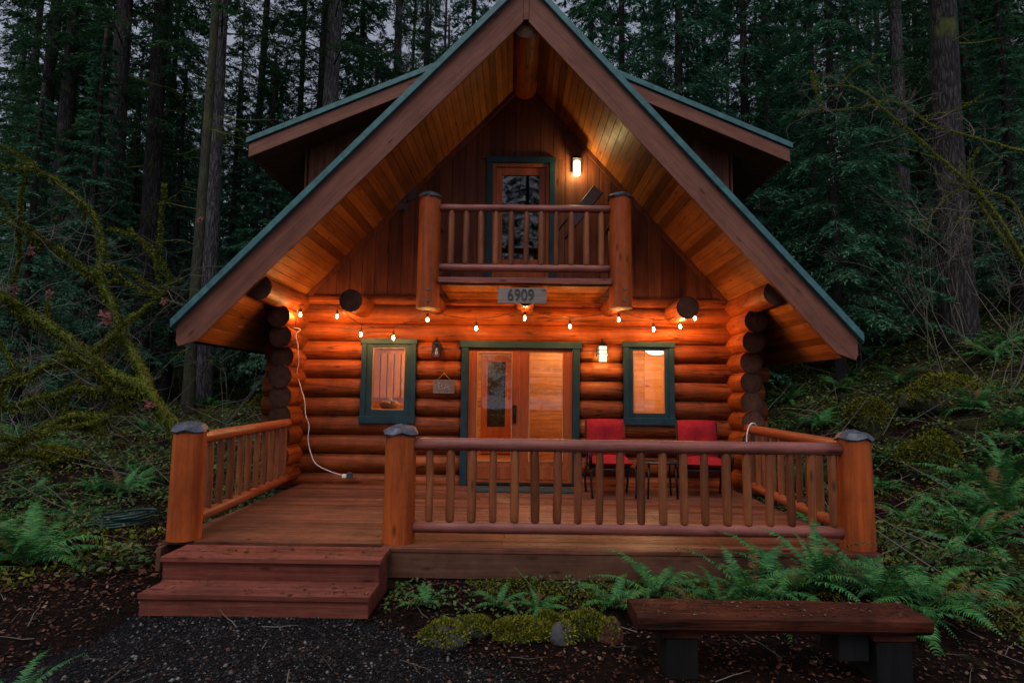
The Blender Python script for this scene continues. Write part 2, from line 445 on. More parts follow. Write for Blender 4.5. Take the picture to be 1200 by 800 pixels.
# ------------------------------------------------------------------ mesh helpers
class MB:
    def __init__(s):
        s.v = []; s.f = []; s.sm = []; s.mi = []; s.ctr = []
    def add(s, vs, fs, smooth=False, mi=0):
        o = len(s.v)
        s.v += [tuple(p) for p in vs]
        for f in fs:
            s.f.append([i + o for i in f]); s.sm.append(smooth); s.mi.append(mi)
        return s
    def box(s, a, b, mi=0):
        (x0, y0, z0), (x1, y1, z1) = a, b
        v = [(x0, y0, z0), (x1, y0, z0), (x1, y1, z0), (x0, y1, z0), (x0, y0, z1), (x1, y0, z1), (x1, y1, z1), (x0, y1, z1)]
        return s.add(v, [(0, 3, 2, 1), (4, 5, 6, 7), (0, 1, 5, 4), (1, 2, 6, 5), (2, 3, 7, 6), (3, 0, 4, 7)], False, mi)
    def prism(s, pts, d, mi=0):
        """pts: planar polygon of 3-D points, extruded by vector d."""
        n = len(pts); d = Vector(d)
        v = [Vector(p) for p in pts] + [Vector(p) + d for p in pts]
        return s.add(v, [tuple(range(n - 1, -1, -1)), tuple(range(n, 2 * n))] + [(i, (i + 1) % n, n + (i + 1) % n, n + i) for i in range(n)], False, mi)
    def tube(s, pts, rad, n=8, mi=0, jit=0.0, cap_mi=None, seed=0, cap=True):
        pts = [Vector(p) for p in pts]
        k = len(pts)
        if not isinstance(rad, (list, tuple)): rad = [rad] * k
        t0 = (pts[1] - pts[0]).normalized()
        up = Vector((0, 0, 1)) if abs(t0.z) < 0.9 else Vector((1, 0, 0))
        nrm = t0.cross(up).normalized()
        o = len(s.v)
        rr = random.Random(seed)
        for i in range(k):
            t = (pts[min(i + 1, k - 1)] - pts[max(i - 1, 0)])
            if t.length < 1e-9: t = t0.copy()
            t.normalize()
            nrm = (nrm - t * nrm.dot(t))
            if nrm.length < 1e-6: nrm = t.orthogonal()
            nrm.normalize()
            bn = t.cross(nrm)
            for j in range(n):
                a = 2 * math.pi * j / n
                r = rad[i] * (1 + (rr.uniform(-jit, jit) if jit else 0))
                s.v.append(tuple(pts[i] + (nrm * math.cos(a) + bn * math.sin(a)) * r))
        for i in range(k - 1):
            for j in range(n):
                a, b = o + i * n + j, o + i * n + (j + 1) % n
                s.f.append([a, b, b + n, a + n]); s.sm.append(True); s.mi.append(mi)
        if cap:
            cm = mi if cap_mi is None else cap_mi
            for base, rev in ((o, True), (o + (k - 1) * n, False)):
                f = [base + j for j in range(n)]
                if cap_mi is None:
                    s.f.append(f[::-1] if rev else f); s.sm.append(False); s.mi.append(cm)
                else:                                   # sawn end: own rim, centre vertex at ring 0
                    b2 = len(s.v)
                    s.v += [s.v[q] for q in f]; s.v.append(tuple(pts[0] if rev else pts[-1])); c_ = len(s.v) - 1
                    s.ctr.append(c_)
                    for j in range(n):
                        q0, q1 = b2 + j, b2 + (j + 1) % n
                        s.f.append([q1, q0, c_] if rev else [q0, q1, c_]); s.sm.append(False); s.mi.append(cm)
        return s
    def lathe(s, c, prof, n=16, mi=0, smooth=True):
        """prof: (radius, height) from the bottom up round the vertical through c."""
        c = Vector(c); o = len(s.v); k = len(prof)
        for r, h in prof:
            for j in range(n):
                a = 2 * math.pi * (j + 0.5) / n
                s.v.append((c.x + r * math.cos(a), c.y + r * math.sin(a), c.z + h))
        for i in range(k - 1):
            for j in range(n):
                a, b = o + i * n + j, o + i * n + (j + 1) % n
                s.f.append([a, b, b + n, a + n]); s.sm.append(smooth); s.mi.append(mi)
        s.f.append([o + j for j in range(n)][::-1]); s.sm.append(False); s.mi.append(mi)
        s.f.append([o + (k - 1) * n + j for j in range(n)]); s.sm.append(False); s.mi.append(mi)
        return s
    def build(s, name, mats, parent=None, bevel=0.0, loc=None):
        me = bpy.data.meshes.new(name)
        me.from_pydata(s.v, [], s.f)
        if not isinstance(mats, (list, tuple)): mats = [mats]
        for m in mats: me.materials.append(MATS[m])
        me.polygons.foreach_set('use_smooth', s.sm)
        me.polygons.foreach_set('material_index', s.mi)
        if s.ctr:
            at_ = me.attributes.new('ring', 'FLOAT', 'POINT')
            vals = [1.0] * len(s.v)
            for q in s.ctr: vals[q] = 0.0
            at_.data.foreach_set('value', vals)
        me.update()
        o = bpy.data.objects.new(name, me)
        COL.objects.link(o)
        if loc is not None: o.location = loc
        if parent is not None:
            o.parent = parent
            if loc is None and parent.get('_w'):          # geometry given in world coordinates
                o.location = -parent.location
        if bevel:
            b = o.modifiers.new('bevel', 'BEVEL'); b.width = bevel; b.segments = 2; b.limit_method = 'ANGLE'; b.angle_limit = R(50)
        return o

def tag(o, label=None, cat=None, group=None, kind=None):
    if label: o['label'] = label
    if cat: o['category'] = cat
    if group: o['group'] = group
    if kind: o['kind'] = kind
    return o
def thing(name, label, cat, loc=(0, 0, 0), group=None):
    o = bpy.data.objects.new(name, None)
    COL.objects.link(o)
    o.location = loc
    o.empty_display_size = 0.2
    return tag(o, label, cat, group)
def anchor(name, parent):
    """an Empty part that gathers sub-parts (origin on its thing)"""
    o = bpy.data.objects.new(name, None)
    COL.objects.link(o)
    o.parent = parent
    return o
def np_mesh(name, V, Fq, mats, mi=None, smooth=False):
    me = bpy.data.meshes.new(name)
    V = np.asarray(V, dtype=np.float32); Fq = np.asarray(Fq, dtype=np.int32)
    nv, nf, k = len(V), len(Fq), Fq.shape[1]
    me.vertices.add(nv); me.vertices.foreach_set('co', V.ravel())
    me.loops.add(nf * k); me.loops.foreach_set('vertex_index', Fq.ravel())
    me.polygons.add(nf); me.polygons.foreach_set('loop_start', np.arange(0, nf * k, k, dtype=np.int32))
    if mi is not None: me.polygons.foreach_set('material_index', np.asarray(mi, dtype=np.int32))
    if smooth: me.polygons.foreach_set('use_smooth', np.ones(nf, dtype=bool))
    for m in (mats if isinstance(mats, (list, tuple)) else [mats]): me.materials.append(MATS[m])
    me.update(calc_edges=True)
    return me
def place(name, me, parent=None, loc=(0, 0, 0), rz=0, scale=1):
    o = bpy.data.objects.new(name, me)
    COL.objects.link(o)
    o.parent = parent
    o.location = loc
    o.rotation_euler = (0, 0, rz)
    o.scale = scale if isinstance(scale, tuple) else (scale,) * 3
    return o
def unit(a):
    return a / np.maximum(np.linalg.norm(a, axis=-1, keepdims=True), 1e-9)
def diamonds(base, d, nrm, L, W):
    """leaf diamonds: base points, directions, normals, lengths, widths -> (V, F)"""
    side = unit(np.cross(d, nrm)) * (W[:, None] / 2)
    mid = base + d * (L[:, None] * 0.45)
    V = np.stack([base, mid + side, base + d * L[:, None], mid - side], 1).reshape(-1, 3)
    Fq = np.arange(len(base) * 4).reshape(-1, 4)
    return V, Fq
def merge(parts):
    V = []; Fs = []; o = 0
    for v, f in parts:
        V.append(v); Fs.append(f + o); o += len(v)
    return np.concatenate(V), np.concatenate(Fs)
def mb_np(mb):
    return np.array(mb.v, dtype=np.float32), mb.f

# ------------------------------------------------------------------ ground
def make_ground():
    xs = np.unique(np.concatenate([np.linspace(-110, -14, 30), np.linspace(-14, 16, 240), np.linspace(16, 110, 30)]))
    ys = np.unique(np.concatenate([np.linspace(-60, 1, 16), np.linspace(1, 18, 190), np.linspace(18, 40, 70), np.linspace(40, 170, 30)]))
    V = [(x, y, H(x, y)) for y in ys for x in xs]
    nx = len(xs)
    Fq = [(j * nx + i, j * nx + i + 1, (j + 1) * nx + i + 1, (j + 1) * nx + i) for j in range(len(ys) - 1) for i in range(nx - 1)]
    o = place('ground', np_mesh('ground', V, Fq, 'forest_soil', smooth=True))
    tag(o, kind='structure')
    # gravel path that comes up to the steps
    def edge(y): return 0.15 + 0.18 * math.sin(y * 2.1) - max(0, y - 3.5) * 1.15
    pxs = np.linspace(-4.2, 1.8, 60); pys = np.linspace(-3, 5.0, 60)
    V = []; ok = []
    for y in pys:
        for x in pxs:
            V.append((x, y, H(x, y) + 0.006 + 0.004 * mnoise.noise((x * 9, y * 9, 0))))
            ok.append(-3.1 + 0.3 * math.sin(y * 1.7) < x < edge(y) and y < 4.75)
    Fq = [(j * 60 + i, j * 60 + i + 1, (j + 1) * 60 + i + 1, (j + 1) * 60 + i) for j in range(59) for i in range(59)]
    Fq = [f for f in Fq if all(ok[k] for k in f)]
    o = place('path', np_mesh('path', V, Fq, 'gravel_bed', smooth=True))
    tag(o, kind='structure')
    return edge
path_edge = make_ground()

# ------------------------------------------------------------------ cabin geometry constants
DZ = 0.36                # deck height
YW = 8.79                # outer face of the front log wall
LR = 0.1375              # half a log course
YC = YW + 0.155          # log centre line
YF = 7.33                # front of the roof overhang
SLOPES = {-1: 1.05, 1: 1.115}
APX, APZ = 0.08, 7.10    # ridge
XES = {-1: 4.30, 1: 4.12}   # eave half widths
def slope(x): return SLOPES[1 if x >= APX else -1]

cabin = thing('log_cabin', 'two-storey stained log cabin with steep green-edged roof', 'house', (0, YC, 0))
cabin['_w'] = 1
def anchor_w(name):
    a = anchor(name, cabin)
    a.location = (0, 0, 0)
    a['_w'] = 0
    return a
class Sub:
    """sub-parts given in world coordinates under a part of the cabin"""
    pass
def sub(mb, name, mats, parent, bevel=0.0):
    o = mb.build(name, mats, None, bevel)
    o.parent = parent
    off = Vector((0, 0, 0)); q = parent
    while q is not None:
        off += q.location; q = q.parent
    o.location = -off
    return o
def log_tube(mb, a, b, r, mi=0, cap_mi=1, seed=0, taper=(0, 0), n=14, wob=0.006):
    """a peeled log from a to b: slight swell and bend; taper = how far the ends round in"""
    a, b = Vector(a), Vector(b)
    L = (b - a).length
    k = max(3, int(L / 0.35))
    rr = random.Random(seed)
    ts = [i / k for i in range(k + 1)]
    d = (b - a) / L
    pts = []; rad = []
    for t in ts:
        p = a.lerp(b, t)
        p += Vector((0, 0, 1)) * (mnoise.noise((seed * 3.1, t * L * 0.8, 0)) * wob) if abs(d.z) < 0.9 else Vector((mnoise.noise((seed, p.z, 0)) * wob, 0, 0))
        pts.append(p); rad.append(r * (1 + 0.03 * mnoise.noise((seed * 5.3, 1, 2)) + 0.05 * mnoise.noise((seed * 1.7, t * L * 1.3, 5))))
    def endcap(pts, rad, amt):
        out_p = []; out_r = []
        p0, p1 = pts[0], pts[1]
        dd = (p1 - p0).normalized()
        for q, s in ((0.0, 0.62), (0.03, 0.84), (0.07, 0.96), (0.11, 1.0)):
            out_p.append(p0 + dd * q * amt); out_r.append(rad[0] * s)
        return out_p, out_r
    if taper[0]:
        p, q = endcap(pts, rad, taper[0]); pts = p + pts[1:]; rad = q + rad[1:]
    if taper[1]:
        p, q = endcap(pts[::-1], rad[::-1], taper[1]); pts = pts[:-1] + p[::-1]; rad = rad[:-1] + q[::-1]
    mb.tube(pts, rad, n, mi, 0.006, cap_mi, seed)

# openings in the front wall: (x0, x1, z0, z1)
def rect_px(u0, v0, u1, v1, Y):
    um, vm = (u0 + u1) / 2, (v0 + v1) / 2
    return X(u0, vm, Y), X(u1, vm, Y), Z(um, v1, Y), Z(um, v0, Y)
WL = rect_px(424, 398, 486, 494, YW)
WR = rect_px(732, 402, 789, 496, YW)
DR = rect_px(541, 401, 678, 569, YW)
DR = (DR[0], DR[1], DZ - 0.05, DR[3])
XI = 3.12                # inner face of the side walls
XS = XI + 0.15           # side wall log centre
courses = [(DZ + 0.02, 0.145)] + [(DZ + 0.15 + LR + 2 * LR * i, 0.157) for i in range(9)] + [(DZ + 0.15 + 18 * LR + 0.07, 0.095)]
WALL_TOP = courses[-1][0] + 0.08

fw = MB()
for k, (zc, r) in enumerate(courses):
    x0, x1 = -XS - 0.42 + 0.05 * rnd.uniform(-1, 1), XS + 0.42 + 0.05 * rnd.uniform(-1, 1)
    if k == len(courses) - 1: x0, x1 = -XS, XS
    cuts = [o for o in (WL, DR, WR) if o[2] < zc + r * 0.2 and o[3] > zc - r * 0.35]
    cur = x0
    for o in cuts:
        log_tube(fw, (cur, YC, zc), (o[0] + 0.03, YC, zc), r, seed=k * 7 + 1, taper=(0 if cur == x0 else 1, 1))
        cur = o[1] - 0.03
    log_tube(fw, (cur, YC, zc), (x1, YC, zc), r, seed=k * 7 + 3, taper=(0 if cur == x0 else 1, 0))
fw.build('log_wall', ['log_x', 'end_grain'], cabin)
# chinking core behind the round logs, with the openings left free
ck = MB()
def panel_with_holes(mb, x0, x1, z0, z1, y0, y1, holes):
    xs = sorted({x0, x1, *[h[0] for h in holes], *[h[1] for h in holes]})
    for a, b in zip(xs, xs[1:]):
        hs = sorted([h for h in holes if h[0] < (a + b) / 2 < h[1]], key=lambda h: h[2])
        z = z0
        for h in hs:
            if h[2] > z: mb.box((a, y0, z), (b, y1, h[2]))
            z = max(z, h[3])
        if z1 > z: mb.box((a, y0, z), (b, y1, z1))
panel_with_holes(ck, -XI, XI, DZ, WALL_TOP, YC + 0.09, YC + 0.15, [WL, WR, DR])
ck.build('inner_wall', 'pine_x', cabin)

# side walls: logs run back, their ends step forward towards the eaves
for s in (-1, 1):
    mb = MB()
    for k, (zc, r) in enumerate(courses[:-1]):
        zc2 = zc + LR
        t = k / 9.0
        proj = (0.50 + 0.04 * rnd.uniform(-1, 1)) if k < 7 else (0.58, 0.68, 1.32)[k - 7]
        log_tube(mb, (s * XS, YW - proj, zc2), (s * XS, 15.6, zc2), r * 1.02, seed=90 + k + 40 * (s > 0))
    mb.build('side_wall', ['log_y', 'end_grain'], cabin)
MB().box((-XI, 15.3, DZ), (XI, 15.5, 3.3)).build('rear_wall', 'log_x', cabin)

# gable wall of vertical boards
def soffit_z(x): return APZ - 0.56 - slope(x) * abs(x - APX)
UD = rect_px(569, 181, 651, 345, YW)      # upper door trim
gb = MB()
x = -3.3
gi = 0
while x < 3.35:
    wd = 0.19 + rnd.uniform(-0.015, 0.015)
    xa, xb = x + 0.004, x + wd - 0.004
    yo = YW + 0.13 + rnd.uniform(0, 0.004)
    if xb > UD[0] + 0.03 and xa < UD[1] - 0.03:
        segs = [(xa, xb, UD[3] - 0.02)]
        if xa < UD[0] + 0.03: segs.append((xa, UD[0] + 0.03, WALL_TOP - 0.06))
        if xb > UD[1] - 0.03: segs.append((UD[1] - 0.03, xb, WALL_TOP - 0.06))
    else:
        segs = [(xa, xb, WALL_TOP - 0.06)]
    for xa_, xb_, z0 in segs:
        if len(segs) > 1 and z0 < UD[3] - 0.1:
            za = zb = UD[3] - 0.022
        else:
            za, zb = soffit_z(xa_) + 0.04, soffit_z(xb_) + 0.04
            if APX > xa_ and APX < xb_: za = zb = min(za, zb)
        if min(za, zb) > z0 + 0.02:
            gb.prism([(xa_, yo, z0), (xb_, yo, z0), (xb_, yo, zb), (xa_, yo, za)], (0, 0.03, 0))
            if xb_ == xb:                               # groove strip between boards
                gb.prism([(xb - 0.002, yo + 0.012, z0), (xb + 0.012, yo + 0.012, z0), (xb + 0.012, yo + 0.012, zb), (xb - 0.002, yo + 0.012, zb)], (0, 0.02, 0))
    x += wd
gb.build('gable_wall', 'gable_board', cabin, 0.004)
# dark backing of the gable, opening kept for the upper door
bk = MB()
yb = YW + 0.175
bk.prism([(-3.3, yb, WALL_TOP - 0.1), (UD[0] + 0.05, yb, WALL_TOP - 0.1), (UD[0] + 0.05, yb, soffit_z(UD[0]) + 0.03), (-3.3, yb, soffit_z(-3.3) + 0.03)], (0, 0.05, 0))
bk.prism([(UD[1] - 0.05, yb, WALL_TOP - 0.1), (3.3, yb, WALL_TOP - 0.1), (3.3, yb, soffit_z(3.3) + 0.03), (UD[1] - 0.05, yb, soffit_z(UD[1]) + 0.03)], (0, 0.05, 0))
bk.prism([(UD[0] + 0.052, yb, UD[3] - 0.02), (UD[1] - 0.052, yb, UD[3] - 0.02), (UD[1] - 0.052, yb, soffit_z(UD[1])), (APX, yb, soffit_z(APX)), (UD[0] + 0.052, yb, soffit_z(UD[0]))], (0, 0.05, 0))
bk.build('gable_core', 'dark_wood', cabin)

# roof: two slabs, green metal edge, fascia boards, board soffits
def rz_top(x): return APZ - slope(x) * abs(x - APX)
YR = 16.3
for s in (-1, 1):
    SLOPE, XE = SLOPES[s], XES[s]
    xe = APX + s * XE
    ze = rz_top(xe)
    mb = MB()
    mb.prism([(APX, YF + 0.05, APZ - 0.02), (xe, YF + 0.05, ze - 0.02), (xe, YF + 0.05, ze - 0.16), (APX, YF + 0.05, APZ - 0.16)], (0, YR - YF, 0))
    roof = mb.build('roof', 'roof_shingle', cabin)
    e = MB()
    e.prism([(APX, YF - 0.06, APZ), (xe + s * 0.04, YF - 0.06, ze - 0.043), (xe + s * 0.04, YF - 0.06, ze - 0.043 - 0.105), (APX, YF - 0.06, APZ - 0.105)], (0, 0.108, 0))
    e.box((xe - s * 0.00, YF + 0.05, ze - 0.15), (xe + s * 0.045, YR, ze - 0.045)) if s > 0 else e.box((xe - 0.045, YF + 0.05, ze - 0.15), (xe, YR, ze - 0.045))
    sub(e, 'roof_edge', 'roof_metal', roof)
    f = MB()
    q = 0.108
    xf = xe - s * 0.005
    f.prism([(APX + s * 0.035, YF, rz_top(APX + s * 0.035) - q), (xf, YF, rz_top(xf) - q), (xf, YF, rz_top(xf) - q - 0.20), (xf - s * 0.03, YF, rz_top(xf) - q - 0.27), (xf - s * 0.26, YF, rz_top(xf - s * 0.26) - q - 0.475),
             (APX + s * 0.035, YF, rz_top(APX + s * 0.035) - q - 0.475)], (0, 0.045, 0))
    f.build('fascia', 'fascia_rise' if s < 0 else 'fascia_fall', cabin, 0.006)
    # boards run front to back
    sf = MB()
    d = 0.0
    Lr = (XE - 0.1) * math.sqrt(1 + SLOPE ** 2)
    ca, sa = 1 / math.sqrt(1 + SLOPE ** 2), SLOPE / math.sqrt(1 + SLOPE ** 2)
    Lr -= 0.22
    while d < Lr:
        wd = 0.118
        a, b = d + 0.004, d + wd - 0.004
        xa, xb = APX + s * a * ca, APX + s * b * ca
        za, zb = APZ - 0.545 - a * sa, APZ - 0.545 - b * sa
        yj = YF + 0.05 + 0.0
        sf.prism([(xa, yj, za), (xb, yj, zb), (xb, yj, zb + 0.025), (xa, yj, za + 0.025)], (0, 4.2 if d > 3.6 else 2.2, 0))
        d += wd
    sf.build('soffit', 'soffit_board', cabin)
    # rafter bay closing board above the boards
    rb = MB()
    rb.prism([(APX, YF + 0.06, APZ - 0.17), (xe - s * .02, YF + 0.06, rz_top(xe) - 0.17), (xe - s * .02, YF + 0.06, rz_top(xe) - 0.30), (xe - s * .3, YF + 0.06, rz_top(xe - s * .3) - 0.50), (APX, YF + 0.06, APZ - 0.50)], (0, YR - YF - 0.1, 0))
    rb.build('roof_core', 'dark_wood', cabin)
    # trim board where the gable meets the soffit
    tr = MB()
    tr.prism([(APX + s * 0.02, YW + 0.09, soffit_z(APX)), (APX + s * 3.45, YW + 0.09, soffit_z(APX + s * 3.45)), (APX + s * 3.45, YW + 0.09, soffit_z(APX + s * 3.45) - 0.10), (APX + s * 0.02, YW + 0.09, soffit_z(APX) - 0.10)], (0, 0.03, 0))
    tr.build('rake_trim', 'gable_board', cabin)
    # shed dormer
    dm = anchor('dormer', cabin)
    DY0, DY1 = 8.78, 14.2
    xt, zt = s * 4.12, 5.52
    sl_ = 0.43
    def dz(x): return zt + (abs(xt) - abs(x)) * sl_
    x_in = s * 0.5
    r = MB()
    r.prism([(x_in, DY0 + 0.02, dz(x_in)), (xt, DY0 + 0.02, zt), (xt, DY0 + 0.02, zt - 0.09), (x_in, DY0 + 0.02, dz(x_in) - 0.09)], (0, DY1 - DY0, 0))
    r2 = sub(r, 'dormer_roof', 'roof_shingle', dm)
    r = MB()
    r.prism([(x_in, DY0 - 0.03, dz(x_in) + 0.01), (xt + s * 0.03, DY0 - 0.03, zt - 0.003), (xt + s * 0.03, DY0 - 0.03, zt - 0.085), (x_in, DY0 - 0.03, dz(x_in) - 0.075)], (0, 0.045, 0))
    r.box((min(xt, xt + s * 0.03), DY0 + 0.02, zt - 0.10), (max(xt, xt + s * 0.03), DY1, zt - 0.005))
    sub(r, 'dormer_edge', 'roof_metal', dm)
    r = MB()
    r.prism([(x_in, DY0, dz(x_in) - 0.092), (xt - s * 0.005, DY0, zt - 0.092), (xt - s * 0.005, DY0, zt - 0.30), (x_in, DY0, dz(x_in) - 0.30)], (0, 0.04, 0))
    r.box((min(xt - s * 0.045, xt - s * 0.005), DY0 + 0.045, zt - 0.28), (max(xt - s * 0.045, xt - s * 0.005), DY1, zt - 0.1))
    sub(r, 'dormer_fascia', 'dormer_rise' if s < 0 else 'dormer_fall', dm, 0.005)
    r = MB()
    for i in range(5):
        y0 = DY0 + 0.045 + i * 0.112
        r.prism([(x_in, y0, dz(x_in) - 0.27), (xt - s * 0.05, y0, zt - 0.25), (xt - s * 0.05, y0, zt - 0.23), (x_in, y0, dz(x_in) - 0.25)], (0, 0.108, 0))
    for i in range(6):
        xa, xb = s * (3.42 + i * 0.11), s * (3.42 + i * 0.11 + 0.106)
        r.prism([(xa, DY0 + 0.61, dz(xa) - 0.27), (xb, DY0 + 0.61, dz(xb) - 0.27), (xb, DY0 + 0.61, dz(xb) - 0.25), (xa, DY0 + 0.61, dz(xa) - 0.25)], (0, DY1 - DY0 - 0.7, 0))
    sub(r, 'dormer_soffit', 'gable_board', dm)
    r = MB()
    x = 1.2
    yw = DY0 + 0.52
    while x < 3.4:
        xa, xb = s * x, s * (x + 0.155)
        zlow = max(3.0, rz_top(s * (x + 0.2)) - 0.3)
        r.prism([(xa, yw, zlow), (xb, yw, zlow), (xb, yw, dz(xb) - 0.25), (xa, yw, dz(xa) - 0.25)], (0, 0.03, 0))
        x += 0.16
    r.prism([(s * 3.40, yw, 3.1), (s * 3.40, DY1, 3.1), (s * 3.40, DY1, dz(3.4) - 0.25), (s * 3.40, yw, dz(3.4) - 0.25)], (-s * 0.03, 0, 0))
    sub(r, 'dormer_wall', 'gable_board', dm, 0.003)

# apex block, ridge log and floor-beam log ends
MB().prism([(APX - 0.034, YF - 0.012, APZ - 0.14), (APX + 0.034, YF - 0.012, APZ - 0.14), (APX + 0.034, YF - 0.012, APZ - 0.60), (APX - 0.034, YF - 0.012, APZ - 0.60)], (0, 0.05, 0)).build('apex_block', 'fascia_board', cabin, 0.004)
rb = MB()
log_tube(rb, (APX + 0.02, YF + 0.06, 6.50), (APX + 0.01, YW + 0.3, 6.46), 0.215, seed=301, n=20)
rb.build('ridge_beam', ['log_y', 'end_grain'], cabin)
for u, v in ((411, 352), (806, 360)):
    p = at(u, v, 8.15)
    rb = MB()
    log_tube(rb, (p.x, 8.15, p.z), (p.x, YW + 0.4, p.z), 0.16, seed=int(u), n=16)
    rb.build('floor_beam', ['log_y', 'end_grain'], cabin)

# windows
def window(u0, v0, u1, v1, gu0, gv0, gu1, gv1):
    x0, x1, z0, z1 = rect_px(u0, v0, u1, v1, YW)
    g0, g1, h0, h1 = rect_px(gu0, gv0, gu1, gv1, YW)
    wn = anchor('window', cabin)
    t = MB()
    y0, y1 = YW - 0.03, YW + 0.16
    t.box((x0, y0, z0 + 0.11), (x0 + 0.075, y1, z1 - 0.075))
    t.box((x1 - 0.075, y0, z0 + 0.11), (x1, y1, z1 - 0.075))
    t.box((x0 - 0.015, y0 - 0.012, z1 - 0.075), (x1 + 0.015, y1, z1))
    sub(t, 'trim', 'green_trim', wn, 0.005)
    s = MB().box((x0 - 0.01, y0 - 0.02, z0), (x1 + 0.01, y1, z0 + 0.11))
    sub(s, 'sill', 'green_trim', wn, 0.006)
    f = MB()
    a, b, c, d = x0 + 0.075, x1 - 0.075, z0 + 0.11, z1 - 0.075
    f.box((a, y0 + 0.02, c), (g0, y0 + 0.09, d)); f.box((g1, y0 + 0.02, c), (b, y0 + 0.09, d))
    f.box((g0, y0 + 0.02, h1), (g1, y0 + 0.09, d)); f.box((g0, y0 + 0.02, c), (g1, y0 + 0.09, h0))
    sub(f, 'frame', 'green_trim', wn, 0.005)
    k = MB()
    for A, B in (((g0, h0), (g0 + 0.012, h1)), ((g1 - 0.012, h0), (g1, h1)), ((g0 + 0.012, h1 - 0.012), (g1 - 0.012, h1)), ((g0 + 0.012, h0), (g1 - 0.012, h0 + 0.012))):
        k.box((A[0], y0 + 0.035, A[1]), (B[0], y0 + 0.06, B[1]))
    sub(k, 'glazing_bead', 'pine_z', wn)
    sub(MB().box((g0 + 0.004, y0 + 0.062, h0 + 0.004), (g1 - 0.004, y0 + 0.068, h1 - 0.004)), 'pane', 'glass', wn)
window(423, 397, 487, 496, 436, 407, 474, 480)
window(731, 401, 790, 498, 742, 410, 779, 484)

# front double door
dr = anchor('double_door', cabin)
x0, x1, z1 = X(540, 480, YW), X(679, 480, YW), Z(608, 400, YW)
t = MB()
t.box((x0, YW - 0.03, DZ), (x0 + 0.10, YW + 0.16, z1 - 0.10)); t.box((x1 - 0.10, YW - 0.03, DZ), (x1, YW + 0.16, z1 - 0.10))
t.box((x0 - 0.03, YW - 0.045, z1 - 0.10), (x1 + 0.03, YW + 0.16, z1))
sub(t, 'trim', 'green_trim', dr, 0.006)
sub(MB().box((x0 + 0.10, YW - 0.02, DZ), (x1 - 0.10, YW + 0.14, DZ + 0.035)), 'threshold', 'iron', dr, 0.004)
xm = X(608.5, 480, YW)
for s, (a, b), (g0u, g1u) in ((0, (x0 + 0.103, xm - 0.002), (558, 600)), (1, (xm + 0.002, x1 - 0.103), (619.5, 660))):
    g0, g1 = X(g0u, 480, YW), X(g1u, 480, YW)
    h0, h1 = Z(600, 541, YW), Z(600, 412, YW)
    f = MB()
    yA, yB = YW + 0.03, YW + 0.085
    zb, zt = DZ + 0.04, z1 - 0.103
    f.box((a, yA, zb), (g0, yB, zt)); f.box((g1, yA, zb), (b, yB, zt))
    f.box((g0, yA, h1), (g1, yB, zt)); f.box((g0, yA, zb), (g1, yB, h0))
    f.box((a + 0.09, yA - 0.008, zb + 0.05), (b - 0.09, yA - 0.001, h0 - 0.06))
    sub(f, 'door_leaf', 'door_wood', dr, 0.006)
    k = MB()
    for A, B in (((g0, h0), (g0 + 0.014, h1)), ((g1 - 0.014, h0), (g1, h1)), ((g0 + 0.014, h1 - 0.014), (g1 - 0.014, h1)), ((g0 + 0.014, h0), (g1 - 0.014, h0 + 0.014))):
        k.box((A[0], yA - 0.006, A[1]), (B[0], yA + 0.012, B[1]))
    sub(k, 'glazing_bead', 'pine_z', dr)
    sub(MB().box((g0 + 0.005, yA + 0.014, h0 + 0.005), (g1 - 0.005, yA + 0.02, h1 - 0.005)), 'pane', 'glass', dr)
hn = MB()
hp = at(603, 485, YW)
hn.box((hp.x - 0.026, YW + 0.012, hp.z - 0.13), (hp.x + 0.026, YW + 0.0295, hp.z + 0.13))
hn.tube([(hp.x, YW + 0.02, hp.z + 0.09), (hp.x, YW - 0.03, hp.z + 0.08), (hp.x, YW - 0.035, hp.z - 0.05), (hp.x, YW + 0.02, hp.z - 0.07)], 0.009, 8)
sub(hn, 'handle', 'iron', dr, 0.003)
pp = at(660.5, 485, YW)

# upper door onto the balcony
ud = anchor('balcony_door', cabin)
BZ = 3.17                # balcony floor
x0, x1, _, z1 = UD
t = MB()
yy = YW + 0.085
t.box((x0, yy, BZ), (x0 + 0.09, yy + 0.13, z1 - 0.09)); t.box((x1 - 0.09, yy, BZ), (x1, yy + 0.13, z1 - 0.09)); t.box((x0 - 0.01, yy - 0.01, z1 - 0.09), (x1 + 0.01, yy + 0.13, z1))
sub(t, 'trim', 'green_trim', ud, 0.005)
t = MB()
a, b = x0 + 0.092, x1 - 0.092
t.box((a, yy + 0.03, BZ + 0.02), (a + 0.05, yy + 0.12, z1 - 0.092)); t.box((b - 0.05, yy + 0.03, BZ + 0.02), (b, yy + 0.12, z1 - 0.092)); t.box((a + 0.05, yy + 0.03, z1 - 0.15), (b - 0.05, yy + 0.12, z1 - 0.092))
sub(t, 'jamb', 'door_wood', ud, 0.004)
a += 0.053; b -= 0.053
f = MB(); zt = z1 - 0.153; g0, g1 = a + 0.10, b - 0.10; h0, h1 = BZ + 0.55, zt - 0.12
f.box((a, yy + 0.06, BZ + 0.03), (g0, yy + 0.105, zt)); f.box((g1, yy + 0.06, BZ + 0.03), (b, yy + 0.105, zt)); f.box((g0, yy + 0.06, h1), (g1, yy + 0.105, zt)); f.box((g0, yy + 0.06, BZ + 0.03), (g1, yy + 0.105, h0))
sub(f, 'door_leaf', 'door_wood', ud, 0.005)
sub(MB().box((g0 + 0.002, yy + 0.08, h0), (g1 - 0.002, yy + 0.086, h1)), 'pane', 'upper_glass', ud)
